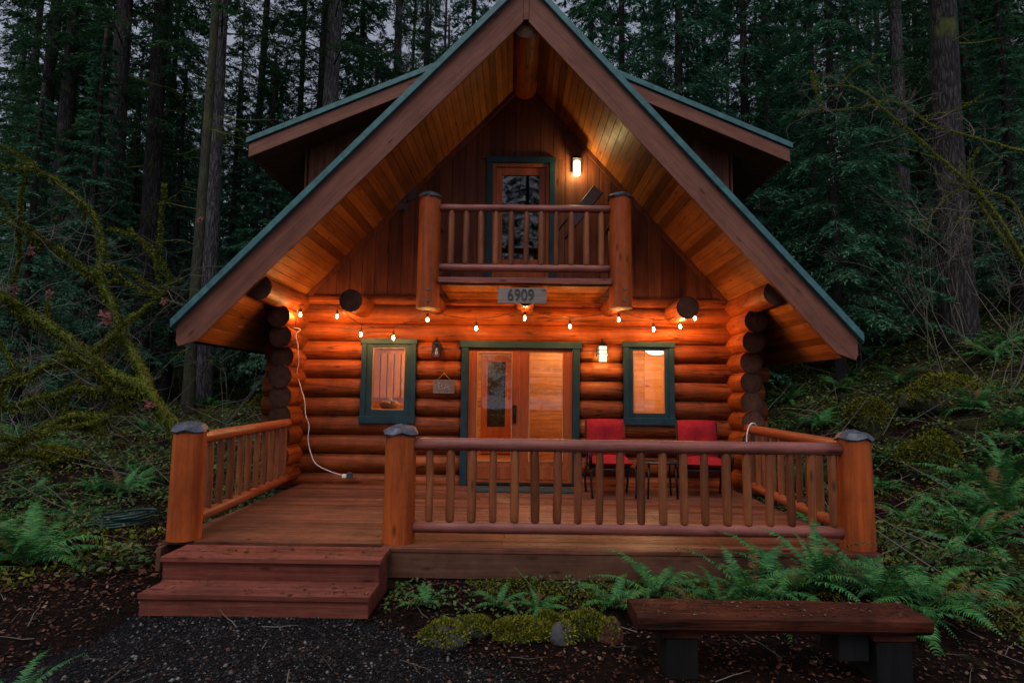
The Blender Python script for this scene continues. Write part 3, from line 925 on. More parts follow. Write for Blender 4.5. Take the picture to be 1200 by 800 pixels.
hn = MB().box((b - 0.06, yy + 0.045, BZ + 0.85), (b - 0.03, yy + 0.0595, BZ + 1.05)); hn.tube([(b - 0.045, yy + 0.05, BZ + 0.95), (b - 0.045, yy + 0.0, BZ + 0.95), (b - 0.11, yy + 0.0, BZ + 0.95)], 0.008, 6)
sub(hn, 'handle', 'iron', ud)

# rooms behind the glass
rm = MB()
zf, zc_ = DZ - 0.02, 3.02
yb0 = YC + 0.16
def hboards(mb, x0, x1, z0, z1, y, th=0.02, wd=0.15):
    z = z0
    while z < z1 - 0.01:
        mb.box((x0, y, z + 0.002), (x1, y + th, min(z + wd - 0.002, z1))); z += wd
def vboards(mb, x0, x1, z0, z1, y, th=0.02, wd=0.14):
    x = x0
    while x < x1 - 0.01:
        mb.box((x + 0.002, y, z0), (min(x + wd - 0.002, x1), y + th, z1)); x += wd
hboards(rm, -3.1, 3.1, zf, zc_, 13.6)
# side walls of the room and the partition right behind the door
hboards(rm, 0.17, 1.62, zf, zc_, 10.55)
rm.box((0.12, 10.5, zf), (0.165, 13.5, zc_)); rm.box((1.625, 9.9, zf), (1.70, 10.62, zc_))
vboards(rm, 1.70, 3.1, zf, zc_, 10.9, 0.02, 0.32)
rm.box((-3.1, yb0, zf), (-3.06, 13.5, zc_)); rm.box((3.06, yb0, zf), (3.1, 13.5, zc_))
rm.build('interior_wall', 'pine_x', cabin)
MB().box((-3.1, yb0, zc_ + 0.002), (3.1, 13.6, zc_ + 0.05)).build('interior_ceiling', 'pine_x', cabin)
MB().box((-3.1, YW + 0.03, DZ - 0.08), (3.1, 13.6, DZ - 0.025)).build('interior_floor', 'pine_x', cabin)
# upstairs room walls (dark, unlit)
up = MB().box((-1.6, 11.5, BZ), (1.6, 11.55, 5.6)); up.box((-1.65, YW + 0.25, BZ - 0.06), (1.65, 11.5, BZ - 0.01))
up.build('upper_room', 'pine_x', cabin)

# balcony
bal = MB()
bx0, bx1 = X(514, 332, 7.72), X(716, 332, 7.72)
yb1 = YW + 0.1
y = 7.70
while y < yb1 - 0.05:
    bal.box((bx0, y + 0.002, BZ - 0.045), (bx1, y + 0.136, BZ)); y += 0.14
balcony = bal.build('balcony', 'soffit_board', cabin, 0.003)
b = MB()
b.box((bx0, 7.655, BZ - 0.055), (bx1, 7.698, BZ + 0.012))
sub(b, 'edge_board', 'rail_wood', balcony, 0.004)
b = MB()
y = 7.72
while y < yb1:
    b.box((bx0 + 0.02, y, BZ - 0.085), (bx1 - 0.02, y + 0.118, BZ - 0.048)); y += 0.12
sub(b, 'underside', 'soffit_board', balcony)
for xx in (X(502, 300, 7.75), 0.12, X(728, 300, 7.75)):
    b = MB(); log_tube(b, (xx, 7.86 if xx != 0.12 else 7.78, BZ - 0.215), (xx, YW + 0.3, BZ - 0.215), 0.125, seed=int(xx * 50) + 400)
    sub(b, 'support_beam', ['log_y', 'end_grain'], balcony)
def post_cap(c, r, seed):
    """folded sheet-metal cap: crimped rim, raised middle"""
    mb = MB(); rr = random.Random(seed)
    n = 12
    rings = [(1.0, -0.045), (1.07, -0.028), (0.80, 0.018), (0.35, 0.038), (0.02, 0.045)]
    o = 0
    vs = []
    for k, (q, h) in enumerate(rings):
        for j in range(n):
            a = 2 * math.pi * j / n + 0.2
            rad = r * q * (1 + rr.uniform(-0.05, 0.05) + (0.05 if j % 2 else -0.03) * (k < 2))
            vs.append((c[0] + rad * math.cos(a), c[1] + rad * math.sin(a), c[2] + h + rr.uniform(-0.008, 0.008) + (0.012 if j % 3 == 0 else -0.012) * (k < 2)))
    fs = [(k * n + j, k * n + (j + 1) % n, (k + 1) * n + (j + 1) % n, (k + 1) * n + j) for k in range(len(rings) - 1) for j in range(n)]
    fs.append(tuple((len(rings) - 1) * n + j for j in range(n)))
    return mb.add(vs, fs)
def log_post(x, y, z0, z1, r, seed):
    mb = MB(); k = 8
    pts = [(x + 0.004 * mnoise.noise((seed, i, 0)), y, z0 + (z1 - z0) * i / k) for i in range(k + 1)]
    rad = [r * (1.03 - 0.05 * i / k + 0.012 * mnoise.noise((seed, i * 1.7, 3))) for i in range(k + 1)]
    return mb.tube(pts, rad, 24, 0, 0.004, 1, seed)
for u, sd_ in ((502, 1), (728, 2)):
    px_ = X(u, 300, 7.75)
    z0, z1 = Z(u, 361, 7.75), Z(u, 231, 7.75)
    po = sub(log_post(px_, 7.80, z0, z1, 0.148, sd_), 'post', ['log_z', 'end_grain'], balcony)
    sub(post_cap((px_, 7.80, z1 + 0.035), 0.155, sd_), 'post_cap', 'flashing', balcony)
    bt = MB()
    for dz_ in (0.09, 0.24):
        bt.tube([(px_ + 0.02, 7.66, z0 + dz_), (px_ + 0.02, 7.64, z0 + dz_)], 0.018, 10)
    sub(bt, 'bolt', 'bolt_metal', balcony)
    # side rails back to the wall
    sr = MB(); sr.tube([(px_, 7.9, BZ + 0.98), (px_, YW + 0.1, BZ + 0.98)], 0.045, 12); sub(sr, 'side_rail', 'rail_side', balcony)
    sr = MB(); sr.tube([(px_, 7.9, BZ + 0.17), (px_, YW + 0.1, BZ + 0.17)], 0.045, 12); sub(sr, 'side_rail', 'rail_side', balcony)
    for q in range(4):
        sr = MB(); sr.tube([(px_, 8.08 + q * 0.2, BZ + 0.17), (px_, 8.08 + q * 0.2, BZ + 0.98)], 0.03, 10); sub(sr, 'baluster', 'baluster_wood', balcony)
ztr, zbr = Z(615, 244, 7.78), Z(615, 314, 7.78)
xl, xr_ = X(514, 280, 7.8), X(716, 280, 7.8)
def rail(x0, x1, y, z, r, seed):
    mb = MB(); k = 12
    return mb.tube([(x0 + (x1 - x0) * i / k, y, z + 0.005 * mnoise.noise((seed, i * 0.7, 0))) for i in range(k + 1)], [r * (1 + 0.04 * mnoise.noise((seed, i * 0.9, 4))) for i in range(k + 1)], 14, 0, 0.005, None, seed)
sub(rail(xl - 0.02, xr_ + 0.02, 7.80, ztr, 0.05, 5), 'top_rail', 'rail_wood', balcony)
sub(rail(xl - 0.06, xr_ + 0.02, 7.80, zbr, 0.05, 6), 'bottom_rail', 'rail_wood', balcony)
def baluster_mb(x, y, z0, z1, r, seed):
    rr = random.Random(seed)
    r *= rr.uniform(0.9, 1.1)
    dx = rr.uniform(-0.008, 0.008)
    L = z1 - z0
    r *= 0.93
    prof = [(0, 0.8), (0.03, 0.93), (0.08, 1.0), (0.3, 1.03), (0.5, 1.0), (0.7, 1.02), (0.9, 0.98), (0.96, 0.86), (1.0, 0.62)]
    return MB().tube([(x + dx * t + 0.006 * mnoise.noise((seed, t * 3, 0)), y, z0 + L * t) for t, _ in prof], [r * q * (1 + 0.06 * mnoise.noise((seed, t * 4, 8))) for t, q in prof], 12, 0, 0.012, None, seed)
for i in range(11):
    xx = X(528.5 + 17.6 * i, 280, 7.8)
    sub(baluster_mb(xx, 7.80, zbr + 0.03, ztr - 0.03, 0.042, 500 + i), 'baluster', 'baluster_wood', balcony)

# ------------------------------------------------------------------ porch deck, steps
deck = thing('porch_deck', 'wet red-brown plank deck before the cabin door', 'porch', (0, 6.8, 0)); deck['_w'] = 1
XD0, XD1 = -3.08, 3.12
YD0 = 5.19
mb = MB()
y = YD0
k = 0
while y < YW + 0.1:
    wd = 0.14
    a = XD0
    if y < YD0 + 0.03: a = -1.13
    cuts = [a, XD1]
    if k % 2: cuts.insert(1, -0.2 + rnd.uniform(-0.4, 0.4))
    else: cuts.insert(1, 1.5 + rnd.uniform(-0.4, 0.4))
    for c0, c1 in zip(cuts, cuts[1:]):
        mb.box((c0 + 0.002, y + 0.005, DZ - 0.036 + rnd.uniform(-0.002, 0.0)), (c1 - 0.002, y + wd - 0.005, DZ + rnd.uniform(-0.002, 0.0)))
    y += wd; k += 1
mb.build('decking', 'deck_board', deck, 0.004)
mb = MB()
mb.box((-1.10, YD0 + 0.012, DZ - 0.25), (XD1 - 0.02, YD0 + 0.055, DZ - 0.04))
mb.build('rim_board', 'rim_wood', deck, 0.005)
mb = MB()
mb.box((XD0 + 0.01, YD0 + 0.06, DZ - 0.24), (XD0 + 0.05, YW + 0.05, DZ - 0.04))
mb.build('rim_board', 'rim_wood', deck, 0.005)
mb = MB().box((XD1 - 0.06, YD0 + 0.06, DZ - 0.24), (XD1 - 0.02, YW + 0.05, DZ - 0.04))
mb.build('rim_board', 'rim_wood', deck, 0.005)
for xx in (-1.02, 0.9, 2.85):
    b = MB().box((xx - 0.07, YD0 + 0.07, -0.05), (xx + 0.11, YD0 + 0.22, DZ - 0.25))
    b.build('support_block', 'rim_wood', deck, 0.006)
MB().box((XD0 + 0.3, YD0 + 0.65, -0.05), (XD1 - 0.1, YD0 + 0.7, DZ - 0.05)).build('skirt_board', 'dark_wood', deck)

steps = thing('porch_steps', 'two broad red-brown plank steps up to the porch', 'steps', (-1.98, 4.85, 0)); steps['_w'] = 1
SX0, SX1 = X(188, 656, 4.84), X(447, 656, 4.84)
LX0, LX1 = X(161, 704, 4.52), X(433, 704, 4.52)
mb = MB()
mb.box((SX0 - 0.0, 4.83, DZ - 0.045), (SX1, 4.960, DZ - 0.003)); mb.box((SX0 - 0.004, 4.972, DZ - 0.045), (SX1 - .005, 5.10, DZ - 0.004)); mb.box((SX0 - 0.0, 5.112, DZ - 0.045), (SX1, 5.215, DZ - 0.002))
mb.build('upper_tread', 'step_wood', steps, 0.006)
mb = MB(); mb.box((SX0 + 0.01, 4.86, 0.16), (SX1 - 0.02, 4.90, DZ - 0.047)); mb.box((SX0 + 0.01, 4.905, 0.0), (SX0 + 0.05, 5.6, DZ - 0.047)); mb.box((SX1 - 0.06, 4.905, 0.0), (SX1 - 0.02, 5.18, DZ - 0.047))
mb.build('upper_riser', 'step_wood', steps, 0.004)
mb = MB(); mb.box((LX0, 4.51, 0.135), (LX1, 4.645, 0.178)); mb.box((LX0 + .006, 4.657, 0.135), (LX1, 4.855, 0.177))
mb.build('lower_tread', 'step_wood', steps, 0.006)
mb = MB(); mb.box((LX0 + .01, 4.525, 0.015), (LX1 - 0.01, 4.565, 0.133)); mb.box((LX0 + .01, 4.57, 0.015), (LX0 + 0.05, 4.9, 0.133)); mb.box((LX1 - 0.05, 4.57, 0.015), (LX1 - 0.01, 4.9, 0.133))
mb.build('lower_riser', 'step_wood', steps, 0.004)

# ------------------------------------------------------------------ porch railings
PY = 5.40
pl, pm, pr = X(212, 570, 5.3), X(466, 570, 5.3), X(1010, 570, 5.3)
PTOP = Z(466, 507, 5.35)
def add_post(parent, x, seed, square=False):
    po = log_post(x, PY, DZ + 0.001, PTOP, 0.138, seed).build('post', ['log_z', 'end_grain'], parent)
    sub(post_cap((x, PY, PTOP + 0.03), 0.146, seed), 'post_cap', 'flashing', po)
    return po
front = thing('porch_railing', 'long log railing along the front edge of the porch', 'railing', (1.0, PY, DZ)); front['_w'] = 1
add_post(front, pm, 11); add_post(front, pr, 12)
zt_, zb_ = Z(740, 523, PY), Z(740, 620, PY)
rail(pm + 0.11, pr - 0.10, PY, zt_, 0.058, 21).build('top_rail', 'rail_wood', front)
rail(pm + 0.12, pr - 0.10, PY, zb_, 0.052, 22).build('bottom_rail', 'rail_wood', front)
for i in range(20):
    xx = X(503 + (976 - 503) * i / 19.0 + rnd.uniform(-0.8, 0.8), 570, PY)
    baluster_mb(xx, PY, zb_ + 0.04, zt_ - 0.03, 0.040, 700 + i).build('baluster', 'baluster_wood', front)
def side_railing(label, x0, x1, y0, y1, seed, with_post):
    t = thing('porch_railing', label, 'railing', ((x0 + x1) / 2, (y0 + y1) / 2, DZ)); t['_w'] = 1
    if with_post: add_post(t, x0, seed)
    za, zb2 = Z(240, 514, PY + 0.1), DZ + 0.14
    for nm, z, r in (('top_rail', za, 0.058), ('bottom_rail', zb2, 0.055)):
        k = 12
        MB().tube([(x0 + (x1 - x0) * i / k, y0 + (y1 - y0) * i / k, z + (0.02 * i / k if nm == 'top_rail' else 0) + 0.004 * mnoise.noise((seed, i, 1))) for i in range(k + 1)], [r * (1 + 0.04 * mnoise.noise((seed, i, 7))) for i in range(k + 1)], 14).build(nm, 'rail_side', t)
    nb = 11
    for i in range(nb):
        q = (i + 0.75) / (nb + 0.3)
        baluster_mb(x0 + (x1 - x0) * q, y0 + (y1 - y0) * q, zb2 + 0.03, za - 0.02, 0.038, seed * 50 + i).build('baluster', 'baluster_wood', t)
    return t
side_railing('log side railing at the head of the steps, wrapped by dark forest behind', pl, -3.12, PY, 8.25, 31, True)
side_railing('log side railing on the fern bank side, running from the corner post to the wall', pr, 3.17, PY, 8.25, 33, False)

# ------------------------------------------------------------------ small things on the house
def lantern(u, v, Y, lit, label, size=1.0, upper=False):
    p = at(u, v, Y)
    t = thing('wall_lantern', label, 'lantern', p)
    s = size
    m = MB(); m.box((-0.045 * s, 0.07, -0.02), (0.045 * s, 0.10, 0.16 * s)); m.tube([(0, 0.08, 0.13 * s), (0, 0.02, 0.20 * s), (0, 0.0, 0.165 * s)], 0.010, 8)
    m.build('bracket', 'iron', t, 0.003, loc=(0, 0, 0))
    m = MB(); m.lathe((0, 0, 0.10 * s), [(0.082 * s, 0.0), (0.080 * s, 0.012), (0.035 * s, 0.05), (0.014 * s, 0.07)], 4, 0, False)
    m.build('hood', 'iron', t, 0.002, loc=(0, 0, 0))
    m = MB()
    for a in range(4):
        x_, y_ = (0.055 * s * (1 if a in (0, 1) else -1)), (0.055 * s * (1 if a in (0, 2) else -1))
        m.box((x_ - 0.005, y_ - 0.005, -0.10 * s), (x_ + 0.005, y_ + 0.005, 0.10 * s))
    for z_ in (-0.105, -0.005, 0.045):
        for a in (-1, 1):
            m.box((-0.06 * s, a * 0.057 * s - 0.004, z_ * s), (0.06 * s, a * 0.057 * s + 0.004, z_ * s + 0.008))
            m.box((a * 0.057 * s - 0.004, -0.06 * s, z_ * s + 0.001), (a * 0.057 * s + 0.004, 0.06 * s, z_ * s + 0.009))
    if upper is False:
        m.build('cage', 'iron', t, 0, loc=(0, 0, 0))
    g = MB()
    if upper:
        g.lathe((0, 0, -0.11 * s), [(0.045 * s, 0), (0.05 * s, 0.02), (0.05 * s, 0.17 * s), (0.045 * s, 0.19 * s)], 16)
    else:
        g.box((-0.048 * s, -0.048 * s, -0.095 * s), (0.048 * s, 0.048 * s, 0.098 * s))
    if lit:
        l = bpy.data.lights.new('lamp_light', 'POINT'); l.energy = 20.0 if upper else 11.0; l.color = (1.0, 0.72, 0.28); l.shadow_soft_size = 0.03
        lo = bpy.data.objects.new('lamp_light', l); COL.objects.link(lo); lo.parent = t; lo.location = (0, 0, -0.01)
        g.build('lamp_glass', 'upper_lantern_glow' if upper else 'lantern_glow', t, 0, loc=(0, 0, 0))
    else:
        g.build('lamp_glass', 'glass', t, 0, loc=(0, 0, 0))
        b = MB(); b.lathe((0, 0, -0.06 * s), [(0.01, 0), (0.022, 0.03), (0.014, 0.07), (0.008, 0.1)], 10); b.build('bulb', 'cream_pottery', t, 0, loc=(0, 0, 0))
    return t
lantern(511.5, 411, YW - 0.11, False, 'unlit black wall lantern between the left window and the door', 1.0)
lantern(706, 415, YW - 0.12, True, 'lit square wall lantern beside the front door, glowing on the logs', 1.15)
lantern(676, 196, YW - 0.02, True, 'lit white wall lantern under the gable beside the balcony door', 1.15, True)

# house number sign
p = at(612, 346, 7.63)
t = thing('number_sign', 'weathered grey plank with house number 6909 under the balcony', 'sign', p)
m = MB(); m.box((-0.315, 0.0, -0.105), (0.315, 0.025, 0.10)); m.build('plank', 'sign_wood', t, 0.006, loc=(0, 0, 0))
def text(body, size, mat, parent, loc, extr=0.004, name='lettering'):
    c = bpy.data.curves.new(name, 'FONT'); c.body = body; c.size = size; c.extrude = extr; c.align_x = 'CENTER'; c.align_y = 'CENTER'
    c.materials.append(MATS[mat])
    tmp = bpy.data.objects.new('tmp', c); COL.objects.link(tmp)
    me = bpy.data.meshes.new_from_object(tmp.evaluated_get(bpy.context.evaluated_depsgraph_get()))
    bpy.data.objects.remove(tmp)
    o = bpy.data.objects.new(name, me); COL.objects.link(o); o.parent = parent; o.location = loc; o.rotation_euler = (R(90), 0, 0)
    return o
text('6909', 0.215, 'number_paint', t, (-0.02, -0.005, 0.0), 0.006, 'house_number').scale = (0.82, 1, 1)

# small slate on a string by the door
p = at(520, 453, YW - 0.035)
t = thing('slate_sign', 'small slate sign hung on string left of the front door', 'sign', p)
m = MB(); m.box((-0.155, 0, -0.10), (0.155, 0.012, 0.10)); m.build('slate', 'slate', t, 0.003, loc=(0, 0, 0))
m = MB(); m.tube([(-0.09, 0.004, 0.10), (0.0, 0.02, 0.20), (0.09, 0.004, 0.10)], 0.004, 5); m.build('string', 'tan_basket', t, 0, loc=(0, 0, 0))
text('BA', 0.15, 'chalk', t, (0, -0.003, 0.0), 0.002)

# metal leaf ornament on the gable
p = at(478, 236, YW + 0.10)
t = thing('leaf_ornament', 'dull purple-grey metal leaf cluster on the gable left of the balcony', 'ornament', p)
def leaf_blade(mb, c, ang, L, Wd):
    d = Vector((math.cos(ang), 0, math.sin(ang))); s_ = Vector((-d.z, 0, d.x))
    c = Vector(c)
    pts = [c, c + d * L * 0.35 + s_ * Wd, c + d * L * 0.7 + s_ * Wd * 0.7, c + d * L, c + d * L * 0.7 - s_ * Wd * 0.7, c + d * L * 0.35 - s_ * Wd]
    mb.prism([q + Vector((0, -0.004, 0)) for q in pts], (0, 0.008, 0))
m = MB(); leaf_blade(m, (0.02, -0.02, 0.0), R(70), 0.24, 0.08); m.build('leaf', 'grey_cloth', t, 0.002, loc=(0, 0, 0))
for k, a in enumerate((150, 200, 240, 290, 100)):
    m = MB(); leaf_blade(m, (-0.05, -0.015 - k * 0.003, -0.03), R(a), 0.15, 0.045); m.build('leaf', 'grey_cloth', t, 0.002, loc=(0, 0, 0))
m = MB(); m.tube([(-0.05, 0.0, -0.03), (0.0, -0.01, 0.0), (0.03, -0.01, 0.1)], 0.007, 6); m.build('stem', 'iron', t, 0, loc=(0, 0, 0))

# folded chair on the balcony
p = at(697, 224, 8.45)
t = thing('folding_chair', 'grey slatted chair back leaning in the balcony corner', 'chair', (p.x, 8.45, BZ))
zc0 = p.z - BZ
tilt = Matrix.Rotation(R(38), 3, 'Y')
m = MB()
for k in range(5):
    q = [tilt @ Vector((x_, 0, z_)) + Vector((0, 0.05 * 0, zc0 - 0.03)) for x_, z_ in ((-0.08 + k * 0.034, -0.55), (-0.052 + k * 0.034, -0.55), (-0.052 + k * 0.034, 0.08), (-0.08 + k * 0.034, 0.08))]
    m.prism(q, (0, 0.02, 0))
m.build('backrest', 'grey_cloth', t, 0.003, loc=(0, 0, 0))
m = MB()
for x_ in (-0.075, 0.08):
    m.tube([tilt @ Vector((x_, 0.03, -0.8)) + Vector((0, 0, zc0 - 0.03)), tilt @ Vector((x_, 0.03, 0.09)) + Vector((0, 0, zc0 - 0.03))], 0.013, 8)
m.build('frame', 'iron', t, 0, loc=(0, 0, 0))

# string lights
bulbs = [(352, 369, 8.25), (395, 371, 8.48), (423, 392, 8.44), (461, 396, 8.42), (501, 375, 8.22), (558, 385, 8.38), (615, 373, 8.08), (668, 383, 8.38), (725, 375, 8.22), (766, 386, 8.50), (797, 383, 8.50), (814, 373, 8.34)]
tp = at(615, 360, 8.1)
sl_t = thing('string_lights', 'string of glowing warm bulbs strung along the logs above the door', 'string lights', tp); sl_t['_w'] = 1
hooks = []
for u, v, Y in bulbs:
    q = at(u, v, Y); hooks.append(q + Vector((0, 0, 0.145)))
wire = MB()
path = [at(346, 382, 8.33), at(349, 360, 8.25)]
for a, b in zip(hooks, hooks[1:]):
    for i in range(6):
        tt = i / 6
        path.append(a.lerp(b, tt) - Vector((0, 0, 0.05 * 4 * tt * (1 - tt) * min(1.0, (b - a).length))))
path.append(hooks[-1]); path.append(hooks[-1] + Vector((0.25, 0.35, 0.1)))
wire.tube(path, 0.006, 5)
wire.build('wire', 'black_cable', sl_t)
for k, (u, v, Y) in enumerate(bulbs):
    q = at(u, v, Y)
    b = MB().lathe(q, [(0.004, -0.024), (0.011, -0.019), (0.016, -0.005), (0.014, 0.010), (0.009, 0.030)], 12)
    bo = b.build('bulb', 'bulb_glow', sl_t)
    s_ = MB().lathe(q + Vector((0, 0, 0.031)), [(0.014, 0), (0.017, 0.005), (0.017, 0.055), (0.008, 0.062)], 10)
    s_.tube([q + Vector((0, 0, 0.09)), q + Vector((0, 0, 0.147))], 0.004, 5)
    sub(s_, 'socket', 'black_cable', bo)

# white extension cord from the lights down to the outlet on the lowest log
cpx = [(344, 384, 8.28), (352, 386, 8.26), (347, 392, 8.25), (349, 405, 8.26), (350, 425, 8.4), (348, 437, 8.5), (352, 452, 8.6), (357, 470, 8.66), (358, 486, 8.68), (362, 498, 8.70), (361, 515, 8.71), (364, 530, 8.71), (370, 543, 8.70), (384, 551, 8.69), (402, 557, 8.69)]
t = thing('extension_cord', 'thin white extension cord trailing down the logs to an outlet', 'cord', at(403, 566, 8.7)); t['_w'] = 1
cpts = [at(*c) for c in cpx]
def smooth(pts, n=6):
    out = []
    for i in range(len(pts) - 1):
        p0, p1, p2, p3 = pts[max(i - 1, 0)], pts[i], pts[i + 1], pts[min(i + 2, len(pts) - 1)]
        for k in range(n):
            s = k / n
            out.append(0.5 * ((2 * p1) + (p2 - p0) * s + (2 * p0 - 5 * p1 + 4 * p2 - p3) * s * s + (3 * p1 - p0 - 3 * p2 + p3) * s ** 3))
    out.append(pts[-1])
    return out
MB().tube(smooth(cpts), 0.0065, 6).build('cable', 'white_cable', t)
q = cpts[-1]
MB().box((q.x - 0.01, q.y - 0.03, q.z - 0.03), (q.x + 0.05, q.y + 0.03, q.z + 0.02)).build('plug', 'white_cable', t, 0.008)
MB().box((q.x + 0.055, q.y - 0.012, q.z - 0.045), (q.x + 0.13, q.y + 0.04, q.z + 0.045)).build('outlet_box', 'flashing', t, 0.006)
# loop of cable over the far rail
cw = [at(875.5, 524, 8.0), at(875, 512, 8.0), at(877, 502, 8.0), at(880, 496.5, 8.0), at(884, 496, 8.06), at(887, 500, 8.15)]
tag(MB().tube(smooth(cw), 0.009, 6).build('rail_cable', 'white_cable'), 'short white cable looped over the end of the side railing near the red chair', 'cable')

# doormat
a, b = X(548, 577, 8.3), X(672, 577, 8.3)
m = MB(); m.box((a, 8.16, DZ + 0.001), (b, 8.58, DZ + 0.018))
for k in range(20):
    m.box((a + 0.02, 8.175 + k * 0.02, DZ + 0.0185), (b - 0.02, 8.187 + k * 0.02, DZ + 0.024))
tag(m.build('doormat', 'doormat', None, 0.004), 'dark green doormat lying before the front double door', 'doormat')

# patio chairs
def cushion(mb, cx, cy, cz, wx, wy, th, up=None):
    """puffed cushion grid in local frame; up = 3x3 orientation"""
    n = 9
    vs = []; fs = []
    for side in (1, -1):
        for j in range(n):
            for i in range(n):
                a, b = -1 + 2 * i / (n - 1), -1 + 2 * j / (n - 1)
                e = (1 - abs(a) ** 4) * (1 - abs(b) ** 4)
                dim = math.exp(-((a) ** 2 + (b) ** 2) * 16) * 0.65 + 0.16 * math.exp(-((abs(a) - abs(b)) * 7) ** 2) * (max(abs(a), abs(b)))
                z = side * th * 0.5 * (e ** 0.45) * (1 - (dim if side > 0 else 0))
                p_ = Vector((a * wx / 2 * (1 - 0.03 * b * b), b * wy / 2 * (1 - 0.03 * a * a), z))
                if up: p_ = up @ p_
                vs.append(p_ + Vector((cx, cy, cz)))
        o = 0 if side > 0 else n * n
        for j in range(n - 1):
            for i in range(n - 1):
                f = (o + j * n + i, o + j * n + i + 1, o + (j + 1) * n + i + 1, o + (j + 1) * n + i)
                fs.append(f if side > 0 else f[::-1])
    mb.add(vs, fs, True)
    return mb
def patio_chair(x, y, rz, label, tone=None):
    t = thing('patio_chair', label, 'chair', (x, y, DZ), 'red cushioned patio chairs')
    t.rotation_euler = (0, 0, rz)
    z0 = (0, 0, 0)
    cushion(MB(), 0, -0.02, 0.44, 0.54, 0.54, 0.16).build('seat_cushion', 'red_cushion', t, 0, z0)
    up = Matrix.Rotation(R(76), 3, 'X')
    cushion(MB(), 0, 0.27, 0.72, 0.53, 0.56, 0.19, up).build('back_cushion', 'red_cushion', t, 0, z0)
    f = MB()
    f.tube([(-0.27, -0.28, 0.36), (0.27, -0.28, 0.36)], 0.014, 8); f.tube([(-0.27, 0.24, 0.36), (0.27, 0.24, 0.36)], 0.014, 8)
    for s in (-1, 1):
        f.tube([(s * 0.27, -0.28, 0.36), (s * 0.27, 0.24, 0.36), (s * 0.27, 0.36, 0.95)], 0.014, 8)
    f.tube([(-0.27, 0.36, 0.95), (0.27, 0.36, 0.95)], 0.014, 8)
    for k in range(5):
        f.box((-0.26, -0.26 + k * 0.11, 0.362), (0.26, -0.20 + k * 0.11, 0.372))
    f.build('frame', 'iron', t, 0, z0)
    for s in (-1, 1):
        a = MB().tube(smooth([Vector((s * 0.30, -0.26, 0.37)), Vector((s * 0.31, -0.33, 0.52)), Vector((s * 0.31, -0.24, 0.615)), Vector((s * 0.31, 0.1, 0.63)), Vector((s * 0.29, 0.30, 0.66))], 5), 0.02, 8)
        a.build('armrest', 'iron', t, 0, z0)
        for yy_ in (-0.27, 0.23):
            MB().tube(smooth([Vector((s * 0.28, yy_, 0.37)), Vector((s * 0.295, yy_ * 1.05, 0.2)), Vector((s * 0.28, yy_ * 1.1, 0.0))], 4), 0.015, 8).build('leg', 'iron', t, 0, z0)
    return t
patio_chair(1.27, 8.12, R(2), 'bright red cushioned metal chair close to the front door')
patio_chair(2.50, 8.10, R(-5), 'deep red cushioned metal chair in the porch corner by the side railing')
t = thing('side_table', 'small black metal table between the two red chairs', 'table', (1.90, 7.98, DZ))
MB().box((-0.22, -0.2, 0.44), (0.22, 0.2, 0.46)).build('table_top', 'iron', t, 0.004, loc=(0, 0, 0))
for sx in (-1, 1):
    for sy in (-1, 1):
        MB().tube([(sx * 0.19, sy * 0.17, 0.0), (sx * 0.17, sy * 0.15, 0.44)], 0.013, 8).build('leg', 'iron', t, 0, (0, 0, 0))

# things seen through the glass, and room lamps
q = at(769, 411.5, 10.2)
t = thing('ceiling_lamp', 'glowing dome ceiling lamp seen through the right window', 'lamp', (q.x, 10.2, zc_))
drop = q.z - zc_
MB().tube([(0, 0, -0.0), (0, 0, drop + 0.07)], 0.01, 6).build('rod', 'brass', t, 0, (0, 0, 0))
MB().lathe((0, 0, drop - 0.06), [(0.05, 0.0), (0.13, 0.02), (0.175, 0.06), (0.18, 0.09)], 20).build('lamp_shade', 'dome_glow', t, 0, (0, 0, 0))
def room_light(parent, loc, W, rad=0.12):
    l = bpy.data.lights.new('lamp_light', 'POINT'); l.energy = W; l.color = (1.0, 0.62, 0.30); l.shadow_soft_size = rad
    o = bpy.data.objects.new('lamp_light', l); COL.objects.link(o); o.parent = parent; o.location = loc
room_light(t, (0, -0.2, drop - 0.25), ROOM_W * 0.55)
t = thing('pendant_lamp', 'brass pendant lamp in the hall behind the door glass', 'lamp', (0.75, 9.75, zc_))
MB().tube([(0, 0, 0), (0, 0, -0.30)], 0.008, 6).build('cord', 'black_cable', t, 0, (0, 0, 0))
MB().lathe((0, 0, -0.42), [(0.13, 0.0), (0.10, 0.06), (0.03, 0.12)], 16).build('lamp_shade', 'brass', t, 0, (0, 0, 0))
room_light(t, (0, 0, -0.48), ROOM_W * 0.6, 0.06)
t = thing('added_room_lamp', 'added cream lamp brightening the left room and hall', 'lamp', (-1.15, 11.0, zc_))  # added lamp, out of view, to brighten the hall and left room
MB().lathe((0, 0, -0.12), [(0.06, 0.0), (0.15, 0.03), (0.16, 0.10), (0.05, 0.12)], 16).build('lamp_shade', 'cream_pottery', t, 0, (0, 0, 0))
room_light(t, (0, 0, -0.28), ROOM_W * 1.7)
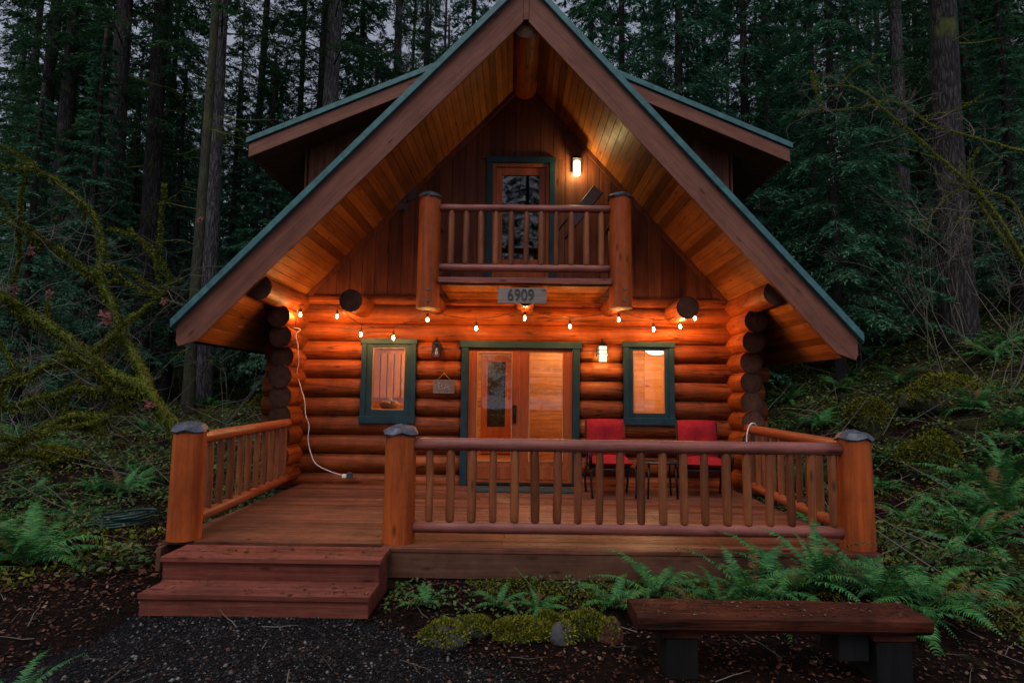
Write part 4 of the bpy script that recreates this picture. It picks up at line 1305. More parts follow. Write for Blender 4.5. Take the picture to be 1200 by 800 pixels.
# tall cupboard with plank doors, shelf and basket in the left window
x0_, x1_ = X(440, 450, 11.4), X(474, 450, 11.4)
t = thing('plank_cupboard', 'tall pine cupboard with slatted doors inside the left window', 'cupboard', ((x0_ + x1_) / 2, 11.4, DZ - 0.02))
hw = (x1_ - x0_) / 2
m = MB(); m.box((-hw - 0.2, 0.03, 0.0), (hw + 0.2, 0.5, 2.15)); m.build('carcass', 'pine_z', t, 0.005, loc=(0, 0, 0))
for k in range(7):
    xx = -hw - 0.18 + k * (2 * hw + 0.36) / 7
    m = MB().box((xx + 0.012, 0.0, 1.25), (xx + (2 * hw + 0.36) / 7 - 0.012, 0.028, 2.1)); m.build('slat', 'pine_z', t, 0.003, loc=(0, 0, 0))
for k in range(3):
    m = MB().box((-hw - 0.18, -0.01, 0.15 + k * 0.34), (hw + 0.18, 0.028, 0.44 + k * 0.34)); dr_ = m.build('drawer', 'pine_x', t, 0.005, loc=(0, 0, 0))
    sub(MB().tube([(t.location.x - 0.05, 11.375, t.location.z + 0.30 + k * 0.34), (t.location.x + 0.05, 11.375, t.location.z + 0.30 + k * 0.34)], 0.012, 8), 'handle', 'iron', dr_)
q = at(456, 478, 9.75)
t = thing('dining_table', 'small pine table just inside the left window', 'table', (q.x, 9.75, DZ - 0.02))
th = q.z - (DZ - 0.02) - 0.02
MB().box((-0.5, -0.35, th - 0.04), (0.5, 0.35, th)).build('table_top', 'pine_x', t, 0.005, loc=(0, 0, 0))
for sx in (-1, 1):
    for sy in (-1, 1):
        MB().tube([(sx * 0.44, sy * 0.3, 0), (sx * 0.44, sy * 0.3, th - 0.04)], 0.03, 8).build('leg', 'pine_z', t, 0, (0, 0, 0))
t2 = thing('bread_basket', 'tan woven basket heaped with rolls on the window table', 'basket', (q.x + 0.03, 9.62, DZ - 0.02 + th))
MB().lathe((0, 0, 0.001), [(0.11, 0), (0.15, 0.05), (0.165, 0.09), (0.16, 0.1)], 18).build('basket', 'tan_basket', t2, 0, (0, 0, 0))
for k in range(7):
    a = k * 0.9; r_ = 0.085 if k < 6 else 0
    MB().lathe((r_ * math.cos(a), r_ * math.sin(a), 0.085 + (0.05 if k == 6 else 0)), [(0.02, -0.03), (0.05, -0.01), (0.055, 0.02), (0.03, 0.045), (0.005, 0.05)], 10).build('roll', 'tan_basket', t2, 0, (0, 0, 0))
# far glazed back door and a red chair seen through the left door pane
ud0, ud1 = X(571, 470, 13.55), X(592, 470, 13.55)
bd = anchor('back_door', cabin)
zb0, zb1 = Z(580, 500, 13.55), Z(580, 424, 13.55)
m = MB(); m.box((ud0 - 0.14, 13.53, DZ), (ud0, 13.58, zb1 + 0.14)); m.box((ud1, 13.53, DZ), (ud1 + 0.14, 13.58, zb1 + 0.14)); m.box((ud0, 13.53, zb1), (ud1, 13.58, zb1 + 0.14)); m.box((ud0, 13.53, DZ), (ud1, 13.58, zb0))
sub(m, 'door_leaf', 'door_wood', bd, 0.004)
sub(MB().box((ud0, 13.545, zb0), (ud1, 13.55, zb1)), 'pane', 'night_pane', bd)

# ------------------------------------------------------------------ bench in the foreground
t = thing('plank_bench', 'low rustic plank bench on dark blocks before the ferns', 'bench', (1.58, 3.78, 0)); t['_w'] = 1
m = MB()
bz = 0.385
NX = 26
vs = []; fs = []
prof = [(3.61, bz - 0.012), (3.625, bz), (3.70, bz + 0.003), (3.78, bz - 0.002), (3.86, bz + 0.002), (3.93, bz - 0.003), (3.94, bz - 0.03), (3.93, bz - 0.095), (3.78, bz - 0.095), (3.635, bz - 0.095), (3.612, bz - 0.07)]
for i in range(NX + 1):
    x_ = 0.725 + (2.44 - 0.725) * i / NX
    for j, (y_, z_) in enumerate(prof):
        vs.append((x_ + (0.012 * mnoise.noise((j * 3.3, 1.0, i)) if i in (0, NX) else 0), y_ + 0.012 * mnoise.noise((x_ * 4, j * 0.7, 2)), z_ + 0.008 * mnoise.noise((x_ * 3, j * 0.9, 8))))
n_ = len(prof)
for i in range(NX):
    for j in range(n_):
        fs.append((i * n_ + j, (i + 1) * n_ + j, (i + 1) * n_ + (j + 1) % n_, i * n_ + (j + 1) % n_))
fs.append(tuple(range(n_))); fs.append(tuple(NX * n_ + j for j in range(n_ - 1, -1, -1)))
m.add(vs, fs)
m.build('seat', 'bench_wood', t, 0)
for x0_, x1_ in ((0.90, 1.09), (2.13, 2.34)):
    b = MB().box((x0_, 3.66, -0.04), (x1_, 3.90, 0.245)); lg = b.build('leg', 'dark_wood', t, 0.008)
    sub(MB().box((x0_ - 0.02, 3.65, 0.247), (x1_ + 0.02, 3.91, bz - 0.099)), 'block', 'bench_wood', lg, 0.006)
b = MB().box((1.92, 3.68, 0.12), (2.10, 3.9, bz - 0.099)); b.build('brace', 'dark_wood', t, 0.008)
# wet leaves and needles lying on the bench
lv = np.random.default_rng(5)
nb_ = 420
base = np.stack([lv.uniform(0.76, 2.4, nb_), lv.uniform(3.64, 3.92, nb_), np.full(nb_, bz + 0.006)], 1)
ang = lv.uniform(0, 6.28, nb_)
d = unit(np.stack([np.cos(ang), np.sin(ang), lv.uniform(0, .25, nb_)], 1))
V, Fq = diamonds(base, d, unit(np.stack([lv.normal(0, .2, nb_), lv.normal(0, .2, nb_), np.ones(nb_)], 1)), lv.uniform(0.008, 0.035, nb_), lv.uniform(0.004, 0.02, nb_))
tag(place('bench_litter', np_mesh('bench_litter', V, Fq, 'litter')), 'scattered wet leaf bits lying on the bench top', 'leaf litter', kind='stuff')

# needles and leaf scraps blown over the steps and the deck
nb_ = 520
zone = lv.integers(0, 3, nb_)
bx = np.where(zone == 0, lv.uniform(LX0, LX1, nb_), np.where(zone == 1, lv.uniform(SX0, SX1, nb_), lv.uniform(XD0 + .1, XD1 - .1, nb_)))
by = np.where(zone == 0, lv.uniform(4.53, 4.83, nb_), np.where(zone == 1, lv.uniform(4.85, 5.18, nb_), 5.25 + 3.4 * lv.uniform(0, 1, nb_) ** 2))
bzz = np.where(zone == 0, 0.180, DZ + 0.002)
ang = lv.uniform(0, 6.28, nb_)
d = unit(np.stack([np.cos(ang), np.sin(ang), lv.uniform(0, .15, nb_)], 1))
Ln_ = np.where(lv.uniform(0, 1, nb_) < .7, lv.uniform(.01, .03, nb_), lv.uniform(.03, .06, nb_))
V, Fq = diamonds(np.stack([bx, by, bzz], 1), d, unit(np.stack([lv.normal(0, .15, nb_), lv.normal(0, .15, nb_), np.ones(nb_)], 1)), Ln_, Ln_ * lv.uniform(.12, .6, nb_))
tag(place('step_litter', np_mesh('step_litter', V, Fq, 'litter')), 'needles and leaf scraps blown over the steps and deck boards', 'leaf litter', kind='stuff')

# ------------------------------------------------------------------ coiled hose beside the steps
g = ground_px(150, 616)
t = tag(MB().build('garden_hose', 'hose_green'), 'dark green garden hose coiled on the leaf litter beside the porch', 'hose') if False else None
m = MB()
pts = []
for k in range(5 * 28):
    a = 2 * math.pi * k / 28
    lvl = k / 28
    rr_ = 0.30 + 0.012 * math.sin(a * 3 + lvl) + 0.02 * mnoise.noise((k * 0.2, 0, 0))
    pts.append(g + Vector((rr_ * math.cos(a), rr_ * math.sin(a), 0.02 + 0.03 * lvl + 0.05 * math.cos(a) * 0.5)))
m.tube(pts, 0.016, 8)
tag(m.build('garden_hose', 'hose_green'), 'dark green garden hose coiled on the leaf litter beside the porch', 'hose')

# ================================================================== VEGETATION
NPR = np.random.default_rng(11)
ZUP = np.array([0, 0, 1.0])
def tube_np(parts, pts, rad, n=4):
    mb = MB(); mb.tube(pts, rad, n, cap=False)
    parts.append((np.array(mb.v, dtype=float), np.array(mb.f)))

def spray_branch(rng, p0, az, L, droop, rise, leaf, dens, fan=0.55, hang=0.25):
    """one conifer branch: axis polyline, and needle sprays along side twigs; returns (axis pts, V, F)"""
    k = 9
    s = np.linspace(0, 1, k)
    h = np.array([math.cos(az), math.sin(az), 0])
    axis = p0 + h * (s * L)[:, None] + ZUP * ((rise * s - droop * s ** 2) * L)[:, None]
    side = np.array([-math.sin(az), math.cos(az), 0])
    nt_ = max(6, int(L * dens))
    st = rng.uniform(0.12, 1.0, nt_)
    sg = rng.choice([-1, 1], nt_)
    tw_l = np.minimum((0.10 + fan * L * (1.02 - st) * rng.uniform(0.5, 1.0, nt_)), 1.1)
    b0 = np.stack([np.interp(st, s, axis[:, i]) for i in range(3)], 1)
    td = unit(h * rng.uniform(0.5, 1.0, nt_)[:, None] + side * sg[:, None] * rng.uniform(0.6, 1.1, nt_)[:, None] - ZUP * rng.uniform(0.05, 0.5, nt_)[:, None] * (0.5 + hang))
    m_ = 13
    u = (np.arange(m_)[None, :] + rng.uniform(0, 1, (nt_, m_))) / m_
    P = b0[:, None, :] + td[:, None, :] * (u * tw_l[:, None])[..., None] - ZUP * (hang * (u * tw_l[:, None]) ** 2)[..., None]
    P = P.reshape(-1, 3)
    T = np.repeat(td, m_, 0)
    q = rng.choice([-1, 1], len(P))
    nrm = unit(ZUP + rng.normal(0, 0.35, (len(P), 3)))
    sd_ = unit(np.cross(T, nrm))
    D = unit(T + sd_ * (q * rng.uniform(0.3, 1.0, len(P)))[:, None] - ZUP * rng.uniform(0, 0.5, len(P))[:, None])
    Ln = leaf * rng.uniform(0.6, 1.3, len(P))
    V, Fq = diamonds(P, D, nrm, Ln, Ln * rng.uniform(0.17, 0.28, len(P)))
    return axis, V, Fq

def crown_mesh(name, seed, h0, h1, r0, r1, nbr, leaf, dens, droop, rise, mat, hang=0.25, profile='cone', keep=None):
    rng = np.random.default_rng(seed)
    parts = []; wood_parts = []
    for i in range(nbr):
        t = (i + rng.uniform(0, 1)) / nbr
        t = t ** 0.95
        z = h0 + (h1 - h0) * t
        L = (r0 + (r1 - r0) * t) * rng.uniform(0.55, 1.15)
        if profile == 'round': L *= 0.45 + 0.75 * math.sin(math.pi * min(1, t * 0.9 + 0.12))
        az = i * 2.39996 + rng.uniform(-0.5, 0.5)
        ax, V, Fq = spray_branch(rng, np.array([0, 0, z]), az, max(0.3, L), droop * rng.uniform(0.6, 1.3), rise * rng.uniform(0.3, 1.2), leaf, dens, hang=hang)
        parts.append((V, Fq))
        tube_np(wood_parts, ax, list(np.linspace(0.028 * min(1, L / 2.5) + 0.006, 0.004, len(ax))), 4)
    V1, F1 = merge(parts); V2, F2 = merge(wood_parts)
    V = np.concatenate([V1, V2]); Fq = np.concatenate([F1, F2 + len(V1)])
    mi = np.concatenate([np.zeros(len(F1)), np.ones(len(F2))])
    return np_mesh(name, V, Fq, [mat, 'bark_dark'], mi)

FIR = [crown_mesh('crown', 100 + k, 8.5, 33, 3.2, 0.5, 115, 0.17, 14, 0.42, 0.22, 'needle', 0.35) for k in range(3)]
FIRHIGH = [crown_mesh('crown', 140 + k, 12, 36, 3.4, 0.6, 105, 0.17, 14, 0.42, 0.25, 'needle', 0.35) for k in range(2)]
HEM = [crown_mesh('crown', 200 + k, 0.8, 11, 2.3, 0.15, 120, 0.15, 17, 0.40, 0.15, 'cedar', 0.5) for k in range(3)]
CED = [crown_mesh('crown', 300 + k, 2.0, 19, 3.0, 0.3, 150, 0.17, 17, 0.55, 0.20, 'cedar', 0.8) for k in range(2)]

def trunk_mesh(seed, h, mat, bend=0.15, snags=14):
    rng = random.Random(seed)
    mb = MB()
    k = 26
    pts = []; rad = []
    for i in range(k + 1):
        z = h * (i / k) ** 1.15 - 0.3
        pts.append((bend * mnoise.noise((seed, z * 0.12, 0)), bend * mnoise.noise((seed, 5, z * 0.12)), z))
        rad.append((0.5 * (1 - 0.72 * max(0, z) / h) + 0.22 * math.exp(-max(0, z + 0.3) * 1.6)) * (1 + 0.03 * mnoise.noise((seed, z, 9))))
    mb.tube(pts, rad, 16, 0, 0.02, None, seed)
    return mb, pts
def trunk_obj(seed, h, mat, snags):
    mb, pts = trunk_mesh(seed, h, mat)
    me = bpy.data.meshes.new('trunk')
    me.from_pydata(mb.v, [], mb.f); me.materials.append(MATS[mat])
    me.polygons.foreach_set('use_smooth', mb.sm); me.update()
    return me
TRK = {m: [trunk_obj(40 + 10 * i + k, 34, m, 10) for k in range(2)] for i, m in enumerate(('bark', 'bark_dark', 'bark_mossy'))}
def snag_mesh(seed, mat):
    """one dead, partly mossy branch stub, pointing along +x"""
    rng = random.Random(seed); mb = MB()
    L = rng.uniform(1.0, 2.2)
    p = Vector((0, 0, 0)); pts = [p.copy()]; d = Vector((1, 0, rng.uniform(-0.2, 0.2)))
    for q in range(7):
        d += Vector((rng.uniform(-.1, .1), rng.uniform(-.25, .25), rng.uniform(-.22, .14))); d.normalize()
        p = p + d * L / 7; pts.append(p.copy())
        if q > 0:
            for _ in range(rng.choice((0, 1, 2))):
                e = d + Vector((rng.uniform(-1, 1), rng.uniform(-1, 1), rng.uniform(-.6, .3))); e.normalize()
                mb.tube([p, p + e * L * 0.12, p + e * L * 0.28 + Vector((0, 0, -0.05))], [0.008, 0.006, 0.003], 4, cap=False)
    mb.tube(pts, [0.028 - 0.0034 * i_ for i_ in range(8)], 5, cap=False)
    me = bpy.data.meshes.new('dead_branch'); me.from_pydata(mb.v, [], mb.f); me.materials.append(MATS[mat]); me.update()
    return me
SNAG = [[snag_mesh(600 + k, 'limb_mossy') for k in range(4)], [snag_mesh(610 + k, 'bark_dark') for k in range(4)]]

def conifer(name, x, y, dia, label, group, trunk='bark', crown=None, cscale=1.0, hscale=1.0, snag=None, seed=0, lean=(0, 0)):
    t = thing(name, label, 'tree', (x, y, H(x, y) - 0.1), group)
    t.rotation_euler = (lean[0], lean[1], (seed * 1.7) % 6.28 if lean == (0, 0) else 0)
    rl = random.Random(seed * 13 + int(abs(x) * 10))
    am = .012 if group.startswith('tall') else .035
    t.rotation_euler = (rl.uniform(-am, am), rl.uniform(-am, am), t.rotation_euler[2])
    place('trunk', TRK[trunk][seed % 2], t, (0, 0, 0), 0, (dia, dia, hscale))
    if crown is not None: place('crown', crown, t, (0, 0, 0), seed * 2.1, (cscale, cscale, hscale))
    if snag is not None:
        rs = random.Random(seed + 77)
        for q in range(9):
            place('dead_branch', SNAG[snag][q % 4], t, (0, 0, rs.uniform(1.5, 12)), rs.uniform(0, 6.28), rs.uniform(.7, 1.3))
    return t
used = []
hero = [  # px centre at eye level, px width, diameter, bark, crown set, label
    (4, 11, .45, 'bark_dark', 'F', 'narrow dark fir trunk cut by the frame edge'),
    (24, 19, .60, 'bark_dark', 'F', 'dark fir trunk, second in from the frame edge'),
    (52, 22, .70, 'bark_dark', 'H', 'thick dark fir trunk rising beyond the mossy maple tip'),
    (76, 12, .42, 'bark', 'F', 'slim fir trunk just beside the thick dark one'),
    (116, 25, .72, 'bark_dark', 'H', 'broad dark trunk straight behind the fork of the mossy maple'),
    (163, 23, .70, 'bark_dark', 'F', 'broad fir trunk standing left of the mossy pair'),
    (222, 13, .36, 'bark_mossy', None, 'slim moss-covered trunk touching a taller grey trunk'),
    (238, 20, .58, 'bark', 'H', 'tall pale grey trunk beside the moss-covered one'),
    (288, 12, .50, 'bark_dark', 'F', 'thin dark trunk above the left dormer tip'),
    (339, 9, .40, 'bark_dark', 'F', 'very thin dark trunk left of the thick grey one'),
    (374, 25, .80, 'bark', 'H', 'thick grey trunk behind the left dormer roof'),
    (359, 12, .46, 'bark_dark', 'F', 'dark trunk half hidden by the thick grey one'),
    (455, 14, .55, 'bark', 'F', 'grey trunk above the left dormer near the main roof'),
    (470, 6, .35, 'bark_dark', 'F', 'pencil-thin trunk right of the grey one over the dormer'),
    (492, 10, .48, 'bark_dark', 'F', 'dark trunk rising right beside the main roof edge'),
    (512, 6, .33, 'bark_dark', 'F', 'thin far trunk next to the main roof edge'),
    (775, 13, .52, 'bark_dark', 'F', 'dark trunk behind the ridge on the right slope'),
    (905, 11, .42, 'bark_dark', 'F', 'dark trunk right over the tip of the right dormer'),
    (958, 11, .46, 'bark_dark', 'F', 'thin trunk inside the drooping cedar foliage'),
    (1010, 8, .38, 'bark_dark', 'F', 'slim far trunk between cedar and hillside trees'),
    (1066, 17, .56, 'bark', 'F', 'medium dark trunk on the fern bank left of the largest'),
    (1124, 37, .86, 'bark_dark', 'H', 'largest dark furrowed trunk on the fern bank'),
    (1162, 14, .50, 'bark_dark', 'F', 'trunk close behind the largest one on the bank'),
    (1182, 12, .46, 'bark', 'F', 'slender trunk near the frame edge on the bank'),
    (1198, 12, .42, 'bark_dark', 'F', 'dark trunk cut by the frame edge on the bank'),
]
for k, (u, wpx, dia, bark, cs, label) in enumerate(hero):
    dist = dia * 700.0 / wpx
    x, y = (u - 605) / 700.0 * dist, dist
    used.append((x, y))
    crown = None if cs is None else (FIR[k % 3] if cs == 'F' else FIRHIGH[k % 2])
    conifer('fir_tree', x, y, dia, label, 'tall firs around the cabin', bark, crown, rnd.uniform(0.85, 1.1), rnd.uniform(0.9, 1.1), 0 if u < 300 or u > 1000 else 1, k)

# cedars and hemlocks: the drooping green masses
under = [
    ('cedar_tree', 800, 17.5, CED[0], 1.1, 'large drooping cedar behind the right roof slope'),
    ('cedar_tree', 880, 19.5, CED[1], 1.15, 'tall bluish cedar over the right dormer'),
    ('cedar_tree', 730, 21.0, CED[1], 1.2, 'dark green cedar behind the roof ridge'),
    ('cedar_tree', 985, 17.0, CED[0], 0.95, 'drooping cedar standing right of the dormer tip'),
    ('cedar_tree', 692, 25.0, CED[0], 1.3, 'cedar rising close beside the roof ridge'),
    ('cedar_tree', 548, 27.0, CED[1], 1.3, 'cedar filling the sky beside the left roof slope near the ridge'),
    ('hemlock_tree', 948, 23.0, HEM[0], 1.15, 'young hemlock with drooping sprays above the right eave'),
    ('hemlock_tree', 1035, 20.0, HEM[1], 1.0, 'young hemlock among the bank trees'),
    ('hemlock_tree', 1150, 22.0, HEM[2], 1.1, 'young hemlock behind the largest bank trunk'),
    ('hemlock_tree', 20, 15.0, HEM[1], 0.8, 'small dark hemlock behind the mossy maple boughs'),
    ('hemlock_tree', 92, 19.0, HEM[2], 1.1, 'leafy hemlock between the dark trunks'),
    ('hemlock_tree', 55, 25.0, HEM[0], 1.5, 'tall hemlock behind the thick dark trunks near the frame edge'),
    ('cedar_tree', 180, 31.0, CED[0], 1.4, 'cedar closing the gap beyond the broad trunks'),
    ('cedar_tree', 85, 30.0, CED[1], 1.5, 'cedar deep between the dark trunks at the frame edge'),
    ('cedar_tree', 410, 30.0, CED[0], 1.5, 'cedar crown filling the sky over the left dormer'),
    ('hemlock_tree', 195, 23.0, HEM[0], 1.15, 'dim hemlock left of the moss-covered trunk'),
    ('hemlock_tree', 305, 22.0, HEM[1], 1.2, 'hemlock under the left dormer eave'),
    ('hemlock_tree', 262, 27.0, HEM[2], 1.3, 'far hemlock filling the gap by the left eave'),
    ('hemlock_tree', 140, 29.0, HEM[0], 1.4, 'far hemlock behind the broad trunks'),
    ('hemlock_tree', 1090, 28.0, HEM[0], 1.4, 'far hemlock uphill between two bank trunks'),
    ('hemlock_tree', 1195, 18.0, HEM[1], 1.0, 'hemlock at the frame edge on the bank'),
    ('hemlock_tree', 430, 26.0, HEM[1], 1.4, 'hemlock tip peeping over the left dormer'),
]
for k, (nm, u, dist, me, s_, label) in enumerate(under):
    x, y = (u - 605) / 700.0 * dist, dist
    used.append((x, y))
    t = thing(nm, label, 'tree', (x, y, H(x, y) - 0.1), 'cedars and hemlocks under the firs')
    hh = 19 if nm == 'cedar_tree' else 11
    place('trunk', TRK['bark_dark'][k % 2], t, (0, 0, 0), 0, (0.32 * s_, 0.32 * s_, s_ * hh / 34 * 1.05))
    place('crown', me, t, (0, 0, 0), k * 1.9, s_)
# deeper forest, tree by tree
n_far = 0
tries = 0
while n_far < 120 and tries < 5000:
    tries += 1
    dist = 26 + 44 * math.sqrt(rnd.random())
    ua = rnd.uniform(-90, 1290)
    x, y = (ua - 605) / 700.0 * dist, dist
    if any((x - a) ** 2 + (y - b) ** 2 < (1.4 + 0.012 * dist) ** 2 for a, b in used): continue
    used.append((x, y))
    n_far += 1
    low = rnd.random() < 0.58
    lab = 'low-branched conifer in the dark depth of the forest' if low else 'bare-stemmed fir in the dark depth of the forest'
    if low:
        t = thing('hemlock_tree', lab, 'tree', (x, y, H(x, y) - 0.1), 'low-branched conifers deep in the forest')
        s_ = rnd.uniform(1.2, 1.9)
        place('trunk', TRK['bark_dark'][n_far % 2], t, (0, 0, 0), 0, (0.4, 0.4, s_ * 11 / 34))
        place('crown', HEM[n_far % 3], t, (0, 0, 0), n_far, s_)
    else:
        conifer('fir_tree', x, y, rnd.uniform(0.35, 0.75), lab, 'bare-stemmed firs deep in the forest', 'bark_dark' if rnd.random() < .7 else 'bark', FIR[n_far % 3], rnd.uniform(0.9, 1.35), rnd.uniform(0.85, 1.15), None, n_far)
def place_cedar_behind(k):
    x, y = ((-3.4, -21), (0.6, -20), (3.6, -22), (7.5, -21))[k]
    t = thing('cedar_tree', 'cedar across the clearing mirrored in the balcony door glass', 'tree', (x, y, H(x, y) - .1), 'cedars across the clearing')
    place('trunk', TRK['bark_dark'][0], t, (0, 0, 0), 0, (.4, .4, .75)); place('crown', CED[k % 2], t, (0, 0, 0), k * 1.7, 1.3)
# the trees across the clearing that the upper door glass mirrors
for k, (x, y) in enumerate(((-9, -17), (-2.5, -22), (4, -19), (10, -24), (-15, -24))):
    place_cedar_behind(k) if k < 4 else None
    conifer('fir_tree', x, y, 0.6, 'fir across the clearing mirrored in the balcony door glass', 'firs across the clearing', 'bark_dark', FIR[k % 3], 1.1, 1.0, None, k + 3)

# ------------------------------------------------------------------ mossy maples and bare shrubs
def moss_tufts(rng, segs, density, leaf):
    """moss blades standing all round a list of (p, q, r) limb segments"""
    B = []; D = []; Nn = []
    for p, q, r in segs:
        L = float(np.linalg.norm(q - p))
        n = max(2, int(L * density * (0.4 + r * 14)))
        u = rng.uniform(0, 1, n)
        dv = unit((q - p)[None, :])[0]
        rdir = rng.normal(0, 1, (n, 3)); rdir -= dv * (rdir @ dv)[:, None]; rdir = unit(rdir)
        B.append(p + (q - p) * u[:, None] + rdir * r * 0.85)
        D.append(unit(rdir + rng.normal(0, 0.45, (n, 3)) + dv * rng.uniform(-.5, .5, n)[:, None] - ZUP * 0.35))
        Nn.append(unit(rng.normal(0, 1, (n, 3))))
    B = np.concatenate(B); D = np.concatenate(D); Nn = np.concatenate(Nn)
    Ln = leaf * rng.uniform(0.5, 1.4, len(B))
    return diamonds(B, D, Nn, Ln, Ln * 0.45)
def limb_tree(name, label, polys, Y0, seed, twigs=3, leaf=0.022, density=900, ydrift=0.5, leaves=(), sides=0):
    """polys: list of ([(px,py)...], r0, r1, dy); limbs traced at real distance Y0 and swept in depth"""
    rng = np.random.default_rng(seed); rr = random.Random(seed)
    base = at(*polys[0][0][0], Y0)
    t = thing(name, label, 'tree', (base.x, base.y, H(base.x, base.y))); t['_w'] = 1
    mb = MB(); tw = MB(); segs = []
    for pi, (pp, r0, r1, dy) in enumerate(polys):
        n = len(pp)
        pts = []
        for i, (u, v) in enumerate(pp):
            pts.append(at(u, v, Y0 + dy[0] + (dy[1] - dy[0]) * i / (n - 1)))
        if pi == 0: pts.insert(0, Vector((pts[0].x + 0.1, pts[0].y + 0.1, H(pts[0].x, pts[0].y) - 0.1)))
        sp = smooth(pts, 6)
        sp = [p + Vector((mnoise.noise((p.x * 3, p.z * 3, seed)), mnoise.noise((p.z * 3, p.x * 3, seed + 5)), mnoise.noise((p.x * 4, p.z * 2, seed + 9)))) * 0.035 for p in sp]
        rads = [(r0 + (r1 - r0) * i / (len(sp) - 1)) * (1 + 0.18 * mnoise.noise((i * 0.6, pi, seed))) for i in range(len(sp))]
        mb.tube(sp, rads, 9, 0, 0.06, None, seed + pi)
        for a, b, r in zip(sp, sp[1:], rads): segs.append((np.array(a), np.array(b), r))
        # smaller mossy side limbs
        for _ in range(sides * (2 if n > 4 else 1)):
            i = rr.randrange(len(sp) // 4, len(sp)); p = sp[i].copy(); d = Vector((rr.uniform(-1, .4), rr.uniform(-.8, .8), rr.uniform(-.2, 1))).normalized()
            L = rr.uniform(0.5, 1.5); q = [p.copy()]
            for s_ in range(8):
                d += Vector((rr.uniform(-.3, .3), rr.uniform(-.3, .3), rr.uniform(-.35, .25))); d.normalize(); p = p + d * L / 8; q.append(p.copy())
            ra = min(rads[i] * .5, .02); rq = [ra * (1 - .1 * k_) for k_ in range(9)]
            mb.tube(q, rq, 6, 0, 0.08, None, seed + i)
            for a_, b_, r_ in zip(q, q[1:], rq): segs.append((np.array(a_), np.array(b_), max(r_, .012)))
        # bare twigs
        for _ in range(int(twigs * n)):
            i = rr.randrange(len(sp) // 3, len(sp)); p = sp[i].copy(); d = Vector((rr.uniform(-1, 1), rr.uniform(-.8, .8), rr.uniform(-.4, 1))).normalized()
            L = rr.uniform(0.25, 1.0); q = [p.copy()]
            for s_ in range(6):
                d += Vector((rr.uniform(-.35, .35), rr.uniform(-.3, .3), rr.uniform(-.3, .3))); d.normalize(); p = p + d * L / 6; q.append(p.copy())
                if rr.random() < 0.5:
                    e = (d + Vector((rr.uniform(-1, 1), rr.uniform(-1, 1), rr.uniform(-.6, .8)))).normalized()
                    tw.tube([p, p + e * L * .18, p + e * L * .33 + Vector((0, 0, .02))], [.003, .0025, .0015], 4, cap=False)
            tw.tube(q, [.007, .006, .005, .004, .0035, .003, .002], 4, cap=False)
    mb.build('limb', 'limb_mossy', t)
    tw.build('twig', 'twig', t)
    V, Fq = moss_tufts(rng, segs, density, leaf)
    # hanging moss under the limbs
    hang_b = []
    for p, q, r in segs:
        if r > 0.02 and rng.random() < 0.8:
            n = int(60 * r / 0.05)
            u = rng.uniform(0, 1, n)
            hang_b.append(p + (q - p) * u[:, None] + np.stack([rng.normal(0, r * .5, n), rng.normal(0, r * .5, n), -r * .6 - np.abs(rng.normal(0, 0.035, n))], 1))
    hb = np.concatenate(hang_b)
    D = unit(-ZUP + rng.normal(0, .35, (len(hb), 3)))
    Ln = rng.uniform(0.02, 0.06, len(hb))
    V2, F2 = diamonds(hb, D, unit(rng.normal(0, 1, (len(hb), 3))), Ln, Ln * .35)
    V, Fq = merge([(V, Fq), (V2, F2)])
    m = place('moss', np_mesh('moss', V, Fq, 'moss_tuft'), t, -t.location)
    for (u, v, sz) in leaves:
        c = at(u, v, Y0 - 0.1); lm = MB()
        for k in range(4):
            o = Vector((rr.uniform(-.04, .04), rr.uniform(-.04, .04), rr.uniform(-.05, .03))) * sz
            for a in range(5):
                an = -0.5 + a * 0.9 + k * 1.3; L = 0.055 * sz * (1 if a % 2 else 0.8)
                d = Vector((math.cos(an), rr.uniform(-.5, .5), math.sin(an) - 0.3)).normalized(); s_ = d.orthogonal().normalized() * 0.016 * sz
                lm.add([c + o, c + o + d * L * .5 + s_, c + o + d * L, c + o + d * L * .5 - s_], [(0, 1, 2, 3)])
        lm.build('withered_leaf', 'red_leaf', t)
    return t
limb_tree('mossy_maple', 'sprawling moss-draped maple leaning towards the porch corner', [
    ([(208, 520), (200, 496), (172, 460), (132, 436), (104, 416), (72, 392), (24, 360), (-10, 342), (-50, 330)], .075, .045, (0.1, -0.5)),
    ([(174, 462), (160, 424), (144, 392), (132, 356), (120, 332), (118, 292), (112, 256), (92, 232), (60, 208), (20, 190)], .060, .015, (0.0, 0.5)),
    ([(120, 330), (98, 312), (80, 300), (44, 280), (12, 262), (-20, 255)], .038, .012, (0.25, -0.2)),
    ([(106, 414), (130, 394), (160, 368), (188, 344), (212, 328)], .034, .008, (-0.2, 0.3)),
    ([(172, 464), (140, 458), (108, 454), (60, 462), (24, 472), (-15, 486)], .050, .02, (0.0, -0.6)),
    ([(128, 490), (104, 488), (76, 490), (40, 508), (0, 532), (-25, 545)], .048, .02, (-0.1, -0.7)),
    ([(152, 470), (130, 486), (118, 500), (90, 498)], .045, .03, (0.0, -0.2)),
    ([(122, 334), (140, 328), (168, 342), (192, 336)], .022, .006, (0.25, 0.2)),
    ([(104, 418), (70, 425), (30, 440), (-10, 452)], .05, .02, (-0.2, -0.5)),
    ([(72, 392), (40, 372), (12, 352), (-15, 350)], .03, .012, (-0.3, 0.0)),
], 7.2, 21, twigs=2, leaf=.028, density=2200, sides=2, leaves=[(36, 294, 1.0), (124, 372, 1.7), (234, 256, .8), (194, 352, .9), (178, 470, 1.1), (16, 340, 1.1), (58, 344, .9)])
